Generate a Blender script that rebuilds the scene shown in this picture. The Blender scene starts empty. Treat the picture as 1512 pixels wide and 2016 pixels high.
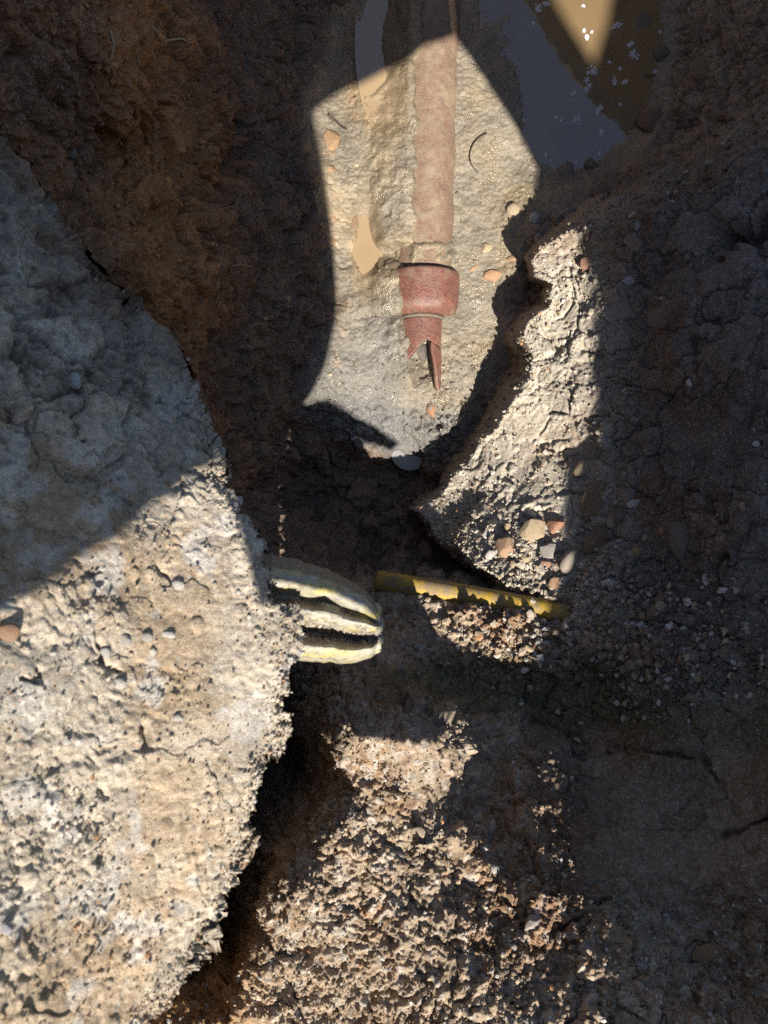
import bpy, bmesh, math, random, time
import numpy as np
from mathutils import Vector, Matrix
T0 = time.time()
random.seed(7); RNG = np.random.default_rng(11)
sc = bpy.context.scene
COL = sc.collection

# ------------------------------------------------------------------ camera
H = 1.90                     # camera height above the trench floor (m); it looks straight down
FPX = 1512.0                 # focal length in pixels of the 1512 x 2016 photograph
cam_d = bpy.data.cameras.new('camera'); cam = bpy.data.objects.new('camera', cam_d); COL.objects.link(cam)
cam_d.sensor_fit = 'HORIZONTAL'; cam_d.sensor_width = 5.6; cam_d.lens = 5.6
cam_d.clip_start = 0.02; cam_d.clip_end = 500
cam.location = (0, 0, H); cam.rotation_euler = (0, 0, 0)
cam_d.dof.use_dof = True; cam_d.dof.focus_distance = 1.55; cam_d.dof.aperture_fstop = 1.9
sc.camera = cam

# ------------------------------------------------------------------ light
SUN = np.array([0.20, -0.60, 0.80]); SUN = SUN / np.linalg.norm(SUN)      # direction towards the sun
ELEV = math.asin(SUN[2]); AZ = math.atan2(SUN[0], SUN[1])
world = bpy.data.worlds.new('World'); sc.world = world; world.use_nodes = True
wn = world.node_tree.nodes; wl = world.node_tree.links
sky = wn.new('ShaderNodeTexSky'); sky.sky_type = 'NISHITA'; sky.sun_disc = False
sky.sun_elevation = ELEV; sky.sun_rotation = AZ
sky.air_density = 1.0; sky.dust_density = 0.6; sky.ozone_density = 1.2
wn['Background'].inputs['Strength'].default_value = 0.075
wl.new(sky.outputs['Color'], wn['Background'].inputs['Color'])
sl = bpy.data.lights.new('sun', 'SUN'); sl.energy = 5.0; sl.angle = math.radians(0.5); sl.color = (1.0, 0.93, 0.83)
so = bpy.data.objects.new('sun', sl); COL.objects.link(so)
so.rotation_euler = Vector(SUN).to_track_quat('Z', 'Y').to_euler(); so.location = tuple(SUN * 8)
sc.view_settings.view_transform = 'Standard'; sc.view_settings.look = 'None'
sc.view_settings.exposure = 1.0; sc.view_settings.gamma = 1.0; sc.view_settings.use_curve_mapping = False
sc.cycles.use_denoising = False
sc.cycles.max_bounces = 6; sc.cycles.diffuse_bounces = 4; sc.cycles.glossy_bounces = 3
sc.cycles.sample_clamp_indirect = 4.0
# ------------------------------------------------------------------ relief of the trench
# Heights were surveyed as distances below the camera at points of the photograph.
def W(u, v, d):
    """point of the place seen at photo position (u, v), d metres below the camera"""
    return np.stack([(u - 756.0) / FPX * d, (1008.0 - v) / FPX * d, H - d], -1)

def rbf(pts, u, v):
    p = np.array(pts, float); n = len(p); S = 300.0
    def phi(r2): return 0.5 * r2 * np.log(r2 + 1e-9)
    X = p[:, :2] / S
    r2 = ((X[:, None] - X[None]) ** 2).sum(-1)
    A = np.zeros((n + 3, n + 3)); A[:n, :n] = phi(r2) + np.eye(n) * 0.004
    A[:n, n] = 1; A[:n, n + 1:] = X; A[n:, :n] = A[:n, n:].T
    w = np.linalg.solve(A, np.concatenate([p[:, 2], [0, 0, 0]]))
    q = np.stack([u, v], -1).reshape(-1, 2) / S
    out = np.empty(len(q))
    for i in range(0, len(q), 4000):
        c = q[i:i + 4000]
        r2 = ((c[:, None] - X[None]) ** 2).sum(-1)
        out[i:i + 4000] = phi(r2) @ w[:n] + w[n] + c @ w[n + 1:]
    return out.reshape(u.shape)

FLOOR = [  # trench floor, hole and the soil wall on the left of it
 (620,60,1.9),(700,0,1.9),(850,60,1.9),(950,150,1.9),(1050,350,1.9),(640,450,1.87),(750,450,1.9),(980,450,1.9),(990,600,1.9),
 (700,650,1.89),(900,700,1.91),(650,760,1.87),(740,820,1.93),(805,890,1.985),(800,970,2.0),(700,950,1.99),(850,-300,1.9),(850,-600,1.85),
 (1100,150,1.93),(1250,100,1.92),(1150,330,1.91),(1000,100,1.905),(1100,-300,1.92),(1250,-400,1.88),
 (1330,100,1.893),(1290,250,1.878),(1200,335,1.875),(1120,400,1.83),(1080,480,1.84),(1060,640,1.88),(1000,760,1.9),(900,880,1.92),(840,1000,1.95),
 (760,1060,1.93),(860,1060,1.9),(960,1000,1.88),(1000,1100,1.85),(1100,700,1.88),
 (1420,50,1.78),(1400,250,1.68),(1500,50,1.66),(1530,250,1.5),(1400,-300,1.88),(1600,-300,1.72),(1700,200,1.42),(2000,0,1.2),(2112,-500,1.15),(2112,400,1.1),
 (800,200,1.9),(850,300,1.9),(800,400,1.9),(850,560,1.9),(930,300,1.9),(760,130,1.9),(780,560,1.9),(1010,250,1.9),
 # wall
 (0,0,.95),(150,50,1.05),(300,100,1.22),(420,100,1.5),(500,100,1.68),(570,60,1.8),(600,-100,1.86),(250,300,1.27),(330,380,1.27),(430,250,1.45),(420,400,1.45),
 (490,300,1.68),(560,300,1.74),(600,250,1.85),(380,560,1.32),(470,500,1.52),(560,500,1.72),(620,600,1.84),(400,700,1.40),(460,760,1.55),(520,750,1.68),(600,790,1.84),
 (440,880,1.5),(560,900,1.85),(480,1000,1.62),(600,1000,1.93),(520,1080,1.6),(300,800,1.3),(300,1000,1.4),
 (-200,-200,.8),(-200,200,.85),(-600,-600,.62),(-600,300,.6),(200,-400,1.1),(450,-400,1.55),(0,300,1.0),(150,500,1.1),(0,700,1.1),
]
def _b(u, v, b):                      # a point given by how far it stands out towards the sun instead of its depth
    return (u, v, (1.14 - b) / (0.6 + 0.8 * (v - 1008.0) / FPX))
NEAR = [  # soil below the yellow pipe: gravel slope and the near side of the trench
 (680,1120,1.75),(760,1140,1.68),(850,1160,1.635),(950,1178,1.605),(1060,1200,1.57),(1150,1215,1.515),(1190,1225,1.49),
 (890,1215,1.575),(950,1245,1.538),(1050,1255,1.522),(1130,1260,1.508),(1050,1308,1.497),(955,1292,1.522),(1130,1305,1.485),(720,1200,1.62),(790,1240,1.54),
 (740,1290,1.44),(800,1340,1.41),(860,1390,1.40),_b(960,1345,-.04),_b(1050,1345,-.035),_b(1130,1345,-.03),_b(1000,1400,-.045),_b(1100,1400,-.04),
 (680,1360,1.30),_b(680,1395,.158),_b(650,1405,.145),_b(790,1385,.158),_b(840,1395,.145),_b(880,1420,.115),_b(1000,1460,-.03),_b(1080,1480,-.02),
 (1300,1200,1.40),(1450,1200,1.31),(1300,1400,1.34),(1450,1400,1.27),(1530,1300,1.2),
 _b(660,1480,.11),_b(760,1500,.10),_b(870,1520,.080),_b(950,1500,-.022),_b(1050,1550,-.012),_b(1120,1560,-.025),_b(1300,1560,.0),_b(1450,1560,.07),
 _b(650,1600,.075),_b(760,1640,.055),_b(870,1650,.045),_b(950,1600,-.024),_b(1050,1650,-.012),_b(1150,1700,-.015),_b(1320,1740,-.015),_b(1500,1740,.03),
 _b(560,1700,.055),_b(640,1740,.04),_b(560,1850,.01),_b(680,1850,.0),_b(820,1830,.005),_b(900,1740,.005),_b(960,1760,-.008),_b(970,1870,-.025),_b(1080,1760,-.012),_b(1100,1880,-.03),_b(1200,1800,-.018),_b(1200,1900,-.03),_b(1350,1920,-.05),_b(1512,1950,-.03),
 _b(540,1960,-.03),_b(650,2016,-.075),_b(800,2016,-.075),_b(950,2016,-.05),_b(1100,2016,-.05),_b(1250,2016,-.04),_b(1450,2016,-.04),
 _b(440,1990,-.03),_b(400,2060,-.05),_b(300,2120,-.05),_b(100,2200,-.02),_b(400,2300,-.14),_b(250,2300,-.12),_b(420,2616,-.25),
 _b(700,2300,-.15),_b(950,2300,-.15),_b(1200,2300,-.14),_b(1500,2300,-.10),_b(700,2616,-.25),_b(1100,2616,-.25),_b(1600,2616,-.2),(2112,2300,.93),(2112,1500,.96),(1800,1500,1.06),(1800,1000,1.16),
 _b(200,2616,-.22),(-300,2616,.7),
 (560,1350,1.62),(590,1500,1.5),(520,1610,1.46),(468,1730,1.42),(425,1850,1.33),_b(600,1700,.06),_b(520,1770,.04),_b(495,1870,.0),_b(470,1950,-.02),(600,1250,1.66),(480,1300,1.55),(400,1600,1.4),(350,1800,1.2),(300,1400,1.4),(0,1600,1.0),(0,2000,.8),
]
RIGHT = [  # the crumbly shelf right of the hole
 (1110,465,1.69),(1060,490,1.715),(1040,640,1.72),(1020,720,1.725),(1000,820,1.73),(950,860,1.775),(900,930,1.815),(840,1000,1.83),(860,1080,1.74),(940,1040,1.72),(1000,1130,1.605),(1120,1160,1.555),
 (1090,640,1.695),(1090,850,1.70),(1010,1000,1.685),
 (1150,600,1.655),(1150,900,1.635),(1300,500,1.52),(1300,700,1.50),(1300,900,1.46),(1220,1050,1.525),(1450,400,1.38),(1450,600,1.34),(1450,900,1.31),(1530,1000,1.25),
 (1200,1180,1.47),(1350,1150,1.37),(1400,1300,1.3),(1700,500,1.28),(1700,1000,1.22),(2112,500,1.1),(2112,1000,1.0),(1200,400,1.58),(1350,320,1.5),
 (900,1100,1.70),(700,1000,1.72),(900,700,1.75),(1000,400,1.72),(1000,200,1.7),(1500,200,1.37),(2000,200,1.12),(2000,1300,1.0),(1000,1300,1.5),(1300,1300,1.35),
]
BANK = [  # the near bank on the left
 (0,270,.84),(120,450,.85),(240,590,.85),(350,690,.84),(420,860,.81),(450,950,.795),(490,1040,.78),(560,1230,.765),(580,1290,.76),(560,1400,.75),(500,1640,.72),(440,1790,.70),(385,1890,.68),(330,2016,.665),
 (0,500,.74),(100,600,.76),(0,700,.68),(200,700,.755),(200,900,.72),(300,1000,.735),(0,1000,.63),(0,1200,.60),(250,1200,.685),(400,1300,.71),(0,1400,.575),(150,1500,.615),(0,1600,.56),(250,1600,.64),(400,1600,.69),(150,1800,.6),(300,1800,.65),
 (0,1800,.54),(0,2016,.525),(200,2016,.61),(-600,300,.62),(-600,1000,.54),(-600,2000,.5),(0,2500,.52),(300,2500,.6),(-600,2616,.5),(800,2200,.75),(800,1200,.8),(600,500,.95),(300,200,1.0),(-300,0,.75),
]
BANK_POLY = [(-700,-60),(-200,120),(0,262),(60,350),(120,445),(175,520),(240,575),(300,630),(352,672),(372,730),(398,800),(420,870),(444,905),(440,960),(468,1010),(500,1050),(522,1075),(516,1120),(535,1150),(560,1190),
 (592,1215),(598,1250),(583,1285),(565,1320),(560,1380),(575,1430),(566,1470),(520,1510),(512,1560),(500,1610),(488,1660),(478,1700),(450,1755),(432,1800),(420,1840),(402,1880),(380,1912),(350,1945),(325,1985),(300,2016),(260,2100),(150,2700),(-700,2700)]
RIGHT_POLY = [(2300,-200),(1700,120),(1500,290),(1400,345),(1300,395),(1200,425),(1120,452),(1068,480),(1042,508),(1052,542),(1084,556),(1076,598),(1032,628),(1020,662),(1040,700),(1034,738),(1008,778),(984,815),
 (952,858),(925,895),(892,930),(868,965),(838,985),(815,1005),(840,1025),(850,1050),(865,1070),(900,1085),(930,1110),(960,1125),(985,1150),(1060,1165),(1125,1172),(1200,1240),(1350,1420),(1700,1700),(2300,2000)]

def in_poly(poly, u, v):
    p = np.array(poly, float); inside = np.zeros(u.shape, bool)
    x0, y0 = p[-1]
    for x1, y1 in p:
        c = ((y0 > v) != (y1 > v)) & (u < (x1 - x0) * (v - y0) / (y1 - y0 + 1e-12) + x0)
        inside ^= c; x0, y0 = x1, y1
    return inside

def line_dist(poly, u, v, closed=True):
    p = np.array(poly, float); q = np.roll(p, -1, 0)
    if not closed: p, q = p[:-1], q[:-1]
    best = np.full(u.shape, 1e12)
    for (x0, y0), (x1, y1) in zip(p, q):
        dx, dy = x1 - x0, y1 - y0
        t = np.clip(((u - x0) * dx + (v - y0) * dy) / (dx * dx + dy * dy + 1e-9), 0, 1)
        best = np.minimum(best, (u - x0 - t * dx) ** 2 + (v - y0 - t * dy) ** 2)
    return np.sqrt(best)

def sdist(poly, u, v):                      # signed distance in photo pixels, positive inside
    return np.where(in_poly(poly, u, v), 1, -1) * line_dist(poly, u, v)

def sstep(a, b, x):
    t = np.clip((x - a) / (b - a), 0, 1); return t * t * (3 - 2 * t)

PERM = np.random.default_rng(5).permutation(4096).astype(np.int32); PERM = np.concatenate([PERM, PERM])
GRAD = np.random.default_rng(6).normal(size=(4096, 3)).astype(np.float32); GRAD /= np.linalg.norm(GRAD, axis=1, keepdims=True)
RND = np.random.default_rng(8).random((4096, 4)).astype(np.float32)
def _hash(ix, iy, iz):
    return PERM[PERM[PERM[ix & 4095] + (iy & 4095)] + (iz & 4095)]
def noise3(P, s):
    """gradient noise, about -0.7 .. 0.7, feature size s metres"""
    Q = (P / s).astype(np.float32) + 311.7
    I = np.floor(Q).astype(np.int32); F = Q - I
    U = F * F * F * (F * (F * 6 - 15) + 10)
    out = 0
    for dx in (0, 1):
        for dy in (0, 1):
            for dz in (0, 1):
                g = GRAD[_hash(I[:, 0] + dx, I[:, 1] + dy, I[:, 2] + dz)]
                w = (U[:, 0] if dx else 1 - U[:, 0]) * (U[:, 1] if dy else 1 - U[:, 1]) * (U[:, 2] if dz else 1 - U[:, 2])
                out = out + w * (g[:, 0] * (F[:, 0] - dx) + g[:, 1] * (F[:, 1] - dy) + g[:, 2] * (F[:, 2] - dz))
    return out
def cells3(P, s, second=False):
    """distance to the nearest of the scattered grain centres (in cells), a random number of that grain, gap to the next grain"""
    Q = (P / s).astype(np.float32) + 173.3
    I = np.floor(Q - 0.5).astype(np.int32)
    best = np.full(len(P), 9.0, np.float32); nxt = best.copy(); rid = np.zeros(len(P), np.float32)
    for dx in (0, 1):
        for dy in (0, 1):
            for dz in (0, 1):
                c = I + np.array([dx, dy, dz], np.int32)
                r = RND[_hash(c[:, 0], c[:, 1], c[:, 2])]
                d = ((c + 0.15 + 0.7 * r[:, :3] - Q) ** 2).sum(1)
                m = d < best
                if second: nxt = np.where(m, best, np.minimum(nxt, d))
                best = np.where(m, d, best); rid = np.where(m, r[:, 3], rid)
    if second: return np.sqrt(best), rid, np.sqrt(nxt) - np.sqrt(best)
    return np.sqrt(best), rid

def axis(lo, hi, step, far):
    a = list(np.arange(lo, hi + step, step)); o = []; s = step; x = a[-1]
    while x < far: s *= 1.12; x += s; o.append(x)
    o2 = []; s = step; x = a[0]
    while x > -far: s *= 1.12; x -= s; o2.append(x)
    return np.array(o2[::-1] + a + o)
UA = axis(-16, 1528, 2.15, 11000.0); VA = axis(-16, 2032, 2.15, 11000.0)
NU, NV = len(UA), len(VA)
UU, VV = np.meshgrid(UA, VA)                         # rows run down the photograph

def coarse(pts, cu, cv):
    gu = np.arange(-600, 2113, 12.0); gv = np.arange(-600, 2617, 12.0)
    g = rbf(pts, *np.meshgrid(gu, gv))
    x = np.clip((cu - gu[0]) / 12.0, 0, len(gu) - 1.001); y = np.clip((cv - gv[0]) / 12.0, 0, len(gv) - 1.001)
    i = x.astype(int); j = y.astype(int); fx = x - i; fy = y - j
    return (g[j, i] * (1 - fx) + g[j, i + 1] * fx) * (1 - fy) + (g[j + 1, i] * (1 - fx) + g[j + 1, i + 1] * fx) * fy

HOLLOWS = [(758,88,40,135,.024),(722,490,21,72,.024),(806,892,30,30,.016),(945,640,40,45,.006),(850,838,18,14,.01)]
def relief(u, v, jag=True, bank=True):
    """distance below the camera plus the shares of the soil zones"""
    shp = u.shape; u = u.ravel().astype(float); v = v.ravel().astype(float)
    P2 = np.stack([u, v, np.zeros_like(u)], 1)
    if jag:
        hi = 1.2 + 5 * sstep(650, 850, v); mi = 8 + 7 * sstep(700, 900, v)
        ju = 9 * noise3(P2, 60.) + mi * noise3(P2 + 50, 26.) + hi * noise3(P2 + 90, 11.)
        jv = 9 * noise3(P2 + 7e2, 60.) + mi * noise3(P2 + 8e2, 26.) + hi * noise3(P2 + 9e2, 11.)
    else: ju = jv = 0
    uj, vj = u + ju, v + jv
    dF = coarse(FLOOR, u, v); dN = coarse(NEAR, u, v); dR = coarse(RIGHT, u, v); dB = coarse(BANK, u, v)
    # floor -> near side
    kN = sstep(-45, 45, (v - 1135) + 0.10 * (v * 0) + np.where(u < 700, (700 - u) * -0.15, 0) + 0.5 * jv)
    d = dF * (1 - kN) + dN * kN
    sR = sdist(RIGHT_POLY, u + .6 * ju, v + .6 * jv)
    wR = 10 + 16 * sstep(1060, 700, v) * sstep(600, 700, v) + 70 * sstep(1080, 1300, u) * sstep(700, 500, v)
    wR = np.where((v > 1090), 12, wR); wR = np.where((v > 1090) & (u > 1130), 60, wR)
    kR = sstep(-1, 1, (sR + 0.5 * wR) / wR)
    kR = kR * sstep(1500, 1250, v)
    dR = np.minimum(dR, d + 0.02)
    d = d * (1 - kR) + dR * kR
    lv = v - (1208 + (u - 950) * .19)
    d = d - kN * (1 - kR) * sstep(800, 880, u) * sstep(1230, 1150, u) * (.016 + .034 * noise3(P2 + 500, 42.) + .02 * noise3(P2 + 530, 18.)).clip(-.004, .04) * np.exp(-(lv / 26) ** 2)
    sB = sdist(BANK_POLY, u + ju * (1 + .8 * sstep(800, 950, v)), v + jv * (1 + .8 * sstep(800, 950, v)))
    kB = (sB > 0) * 1.0 if bank else np.zeros_like(u)
    d = np.where(kB > 0, np.minimum(dB + .010 * (1 - sstep(0, 12, sB)), d), d)
    # hollows that hold water, mud heaped against the clay pipe
    fl = (1 - kN) * (1 - kR) * (1 - kB)
    for cu, cv, ru, rv, dep in HOLLOWS:
        q = ((uj - cu) / ru) ** 2 + ((vj - cv) / rv) ** 2
        d = d + fl * dep * np.exp(-q * q)
    s_ = u - (850 - (v - 60) * .033) + .6 * ju + 24 * noise3(P2 + 300, 60.) + 12 * noise3(P2 + 330, 18.)
    mud = np.interp(s_, [-190, -110, -70, -42, -26, -6, 80], [0, .018, .044, .056, .052, .0, .0]) * sstep(500, 470, v) * sstep(-600, -100, v)
    mud = np.maximum(mud, (.052 + .030 * noise3(P2 + 410, 24.)) * np.exp(-((v - 497 + jv) / 26) ** 4) * np.interp(s_, [-60, -25, 30, 58], [0, 1, 1, 0]))
    mud = np.maximum(mud, np.interp(s_, [-170, -110, -75, -48, -30], [0, .026, .048, .058, .0]) * sstep(496, 548, v) * sstep(640, 600, v))
    mud = np.maximum(mud, np.interp(s_, [-140, -70, -48, -34], [0, .024, .042, .0]) * sstep(590, 630, v) * sstep(770, 700, v))
    mud = np.maximum(mud, np.interp(s_, [-95, -50, -14, 2], [0, .022, .036, 0]) * sstep(645, 675, v) * sstep(800, 730, v))
    d = d - fl * mud
    d = d + fl * .03 * np.exp(-(((u - 832) / 26) ** 2 + ((v - 712) / 38) ** 2) ** 2)
    # far out of view the ground levels off
    rho = np.maximum(np.maximum(np.abs(u - 756) / 1300, np.abs(v - 1008) / 1560), 1.0)
    d = np.clip(d, 0.47, 2.05)
    d = np.where(d > .6, np.maximum(.6, d * rho ** -.5), d + (.6 - d) * sstep(1.0, 2.5, rho))
    silt = np.zeros_like(u)
    for cu, cv, ru, rv, dep in HOLLOWS[:3]: silt = np.maximum(silt, np.exp(-((((uj - cu) / ru) ** 2 + ((vj - cv) / rv) ** 2) / 2.4) ** 2))
    z = {k: x.reshape(shp) for k, x in dict(N=kN, R=kR, B=kB, sB=sB, sR=sR, silt=silt * fl).items()}
    return d.reshape(shp), z
# ------------------------------------------------------------------ materials
def nodes(name):
    m = bpy.data.materials.new(name); m.use_nodes = True
    nt = m.node_tree; return m, nt.nodes, nt.links, nt.nodes['Principled BSDF']
def mixc(n, l, a, b, f, kind='MIX'):
    x = n.new('ShaderNodeMix'); x.data_type = 'RGBA'; x.blend_type = kind
    for s, val in ((6, a), (7, b)):
        if hasattr(val, 'is_linked'): l.new(val, x.inputs[s])
        else: x.inputs[s].default_value = (*val, 1)
    if hasattr(f, 'is_linked'): l.new(f, x.inputs[0])
    else: x.inputs[0].default_value = f
    return x.outputs[2]
def tex(n, l, scale, detail=6, rough=.6, coord=None, kind='noise'):
    t = n.new('ShaderNodeTexNoise' if kind == 'noise' else 'ShaderNodeTexVoronoi')
    t.inputs['Scale'].default_value = scale
    if kind == 'noise':
        t.inputs['Detail'].default_value = detail; t.inputs['Roughness'].default_value = rough
    if coord is not None: l.new(coord, t.inputs['Vector'])
    return t
def ramp(n, l, src, stops):
    r = n.new('ShaderNodeValToRGB'); l.new(src, r.inputs[0])
    e = r.color_ramp.elements
    while len(e) < len(stops): e.new(0.5)
    for k, (p, c) in zip(e, stops):
        k.position = p; k.color = (c, c, c, 1) if not hasattr(c, '__len__') else (*c, 1)
    return r.outputs[0]
def bump(n, l, src, dist, strength=1.0, chain=None):
    b = n.new('ShaderNodeBump'); b.inputs['Distance'].default_value = dist; b.inputs['Strength'].default_value = strength
    l.new(src, b.inputs['Height'])
    if chain is not None: l.new(chain, b.inputs['Normal'])
    return b.outputs[0]

def soil_material(name):
    m, n, l, p = nodes(name)
    co = n.new('ShaderNodeTexCoord').outputs['Object']
    col = n.new('ShaderNodeAttribute'); col.attribute_name = 'soil'
    wet = n.new('ShaderNodeAttribute'); wet.attribute_name = 'wet'
    fine = tex(n, l, 520, 5, .75, co); mid = tex(n, l, 140, 6, .7, co)
    k1 = ramp(n, l, fine.outputs[0], [(.30, .70), (.5, 1.0), (.68, 1.32)])
    k2 = ramp(n, l, mid.outputs[0], [(.3, .72), (.7, 1.28)])
    c = mixc(n, l, col.outputs['Color'], k1, 1.0, 'MULTIPLY')
    c = mixc(n, l, c, k2, 1.0, 'MULTIPLY')
    # scattered pale and rusty grains
    vo = tex(n, l, 420, coord=co, kind='v')
    g = n.new('ShaderNodeSeparateColor'); l.new(vo.outputs['Color'], g.inputs[0])
    pale = ramp(n, l, g.outputs[0], [(.90, 0.0), (.93, 1.0)])
    rust = ramp(n, l, g.outputs[1], [(.92, 0.0), (.95, 1.0)])
    dry = n.new('ShaderNodeMath'); dry.operation = 'MULTIPLY_ADD'; l.new(wet.outputs['Fac'], dry.inputs[0]); dry.inputs[1].default_value = -.8; dry.inputs[2].default_value = 1.0
    def times(a, b):
        x = n.new('ShaderNodeMath'); x.operation = 'MULTIPLY'; l.new(a, x.inputs[0])
        if hasattr(b, 'is_linked'): l.new(b, x.inputs[1])
        else: x.inputs[1].default_value = b
        return x.outputs[0]
    c = mixc(n, l, c, (.55, .52, .48), times(times(pale, dry.outputs[0]), .35))
    c = mixc(n, l, c, (.30, .13, .06), times(times(rust, dry.outputs[0]), .35))
    l.new(c, p.inputs['Base Color'])
    rr = n.new('ShaderNodeMapRange'); l.new(wet.outputs['Fac'], rr.inputs[0]); rr.inputs[3].default_value = .95; rr.inputs[4].default_value = .17
    l.new(rr.outputs[0], p.inputs['Roughness'])
    sp = n.new('ShaderNodeMapRange'); l.new(wet.outputs['Fac'], sp.inputs[0]); sp.inputs[3].default_value = .12; sp.inputs[4].default_value = 1.0
    l.new(sp.outputs[0], p.inputs['Specular IOR Level'])
    b1 = bump(n, l, mid.outputs[0], .004, .6)
    b2 = bump(n, l, fine.outputs[0], .0022, .9, b1)
    l.new(b2, p.inputs['Normal'])
    return m
SOIL = soil_material('soil')

# ------------------------------------------------------------------ the ground, cut open
FLOOR_POLY = [(705,-150),(640,40),(600,230),(630,450),(655,600),(600,770),(585,815),(640,860),(700,870),(780,905),(860,905),(1010,700),(1012,560),(1066,440),(1140,385),(1240,330),(1330,200),(1340,-200)]
CRACKS = [  # drying cracks of the right-hand shelf: (points, width px, depth m)
 ([(1048,640),(1100,690),(1128,668),(1150,690),(1185,705)],5,.016),([(1018,690),(1070,712),(1100,690)],6,.014),
 ([(1040,895),(1068,872),(1110,860),(1150,845),(1165,820)],3,.010),([(1125,560),(1132,600),(1126,650),(1130,690)],3,.009),
 ([(1095,625),(1120,595),(1125,555),(1120,520),(1150,535)],3.5,.010),([(1045,905),(1065,875)],6,.014),([(1090,980),(1110,960),(1150,975)],4,.012),
 ([(1040,1000),(1075,1010),(1110,985)],4,.010),([(980,850),(1005,900),(990,960)],3,.010),([(930,1010),(1000,985),(1060,1040)],3,.008),
 ([(1205,870),(1240,850),(1290,840)],5,.012),([(1205,900),(1215,880),(1265,815),(1255,760),(1190,745)],3,.010),([(1155,820),(1195,815),(1205,850)],4,.010),
 ([(1205,870),(1200,920),(1245,965),(1240,920)],4,.014),([(1240,965),(1300,990),(1320,940)],3,.010),([(1470,780),(1465,860),(1490,865)],4,.012),
 ([(1400,640),(1440,600),(1430,590)],4,.012),([(1430,470),(1470,465),(1512,440)],26,.05),([(1440,545),(1480,540)],3,.010),([(1390,520),(1410,480)],3,.01),
 ([(1380,1060),(1400,1085),(1410,1105)],9,.03),([(1330,1120),(1380,1130),(1410,1115)],3,.008),([(1420,720),(1450,700),(1440,690)],4,.012),
 ([(900,1375),(1060,1405),(1130,1440)],6,.02),([(1120,1490),(1180,1470),(1300,1480),(1380,1490),(1430,1560),(1440,1600)],6,.016),
 ([(1110,1830),(1150,1800),(1200,1765)],6,.02),([(1420,1640),(1512,1610)],7,.02),([(1390,1900),(1460,1890)],6,.018),
 ([(480,230),(455,300),(440,330)],20,.05),([(280,200),(300,290),(320,420)],6,.016),([(380,110),(420,190),(430,260)],8,.02),([(60,160),(100,230)],6,.016),
 ([(240,580),(260,620),(250,560)],12,.04),([(620,345),(655,360)],3,.008),([(650,480),(690,490)],3,.008),([(660,510),(672,525),(690,520)],2.5,.007),
 ([(205,250),(225,300)],30,.03),([(560,900),(600,960)],14,.03),([(185,250),(215,270)],16,.03),
 ([(150,1110),(165,1135),(200,1130)],5,.006),([(310,1110),(335,1135),(350,1150)],5,.007),([(190,1240),(200,1290)],6,.008),([(195,1300),(240,1320)],7,.008),
 ([(285,1420),(292,1460),(290,1480)],7,.010),([(75,1320),(80,1340),(45,1340)],7,.009),([(180,1720),(215,1665)],9,.008),([(205,1550),(215,1570)],7,.008),
]
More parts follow.
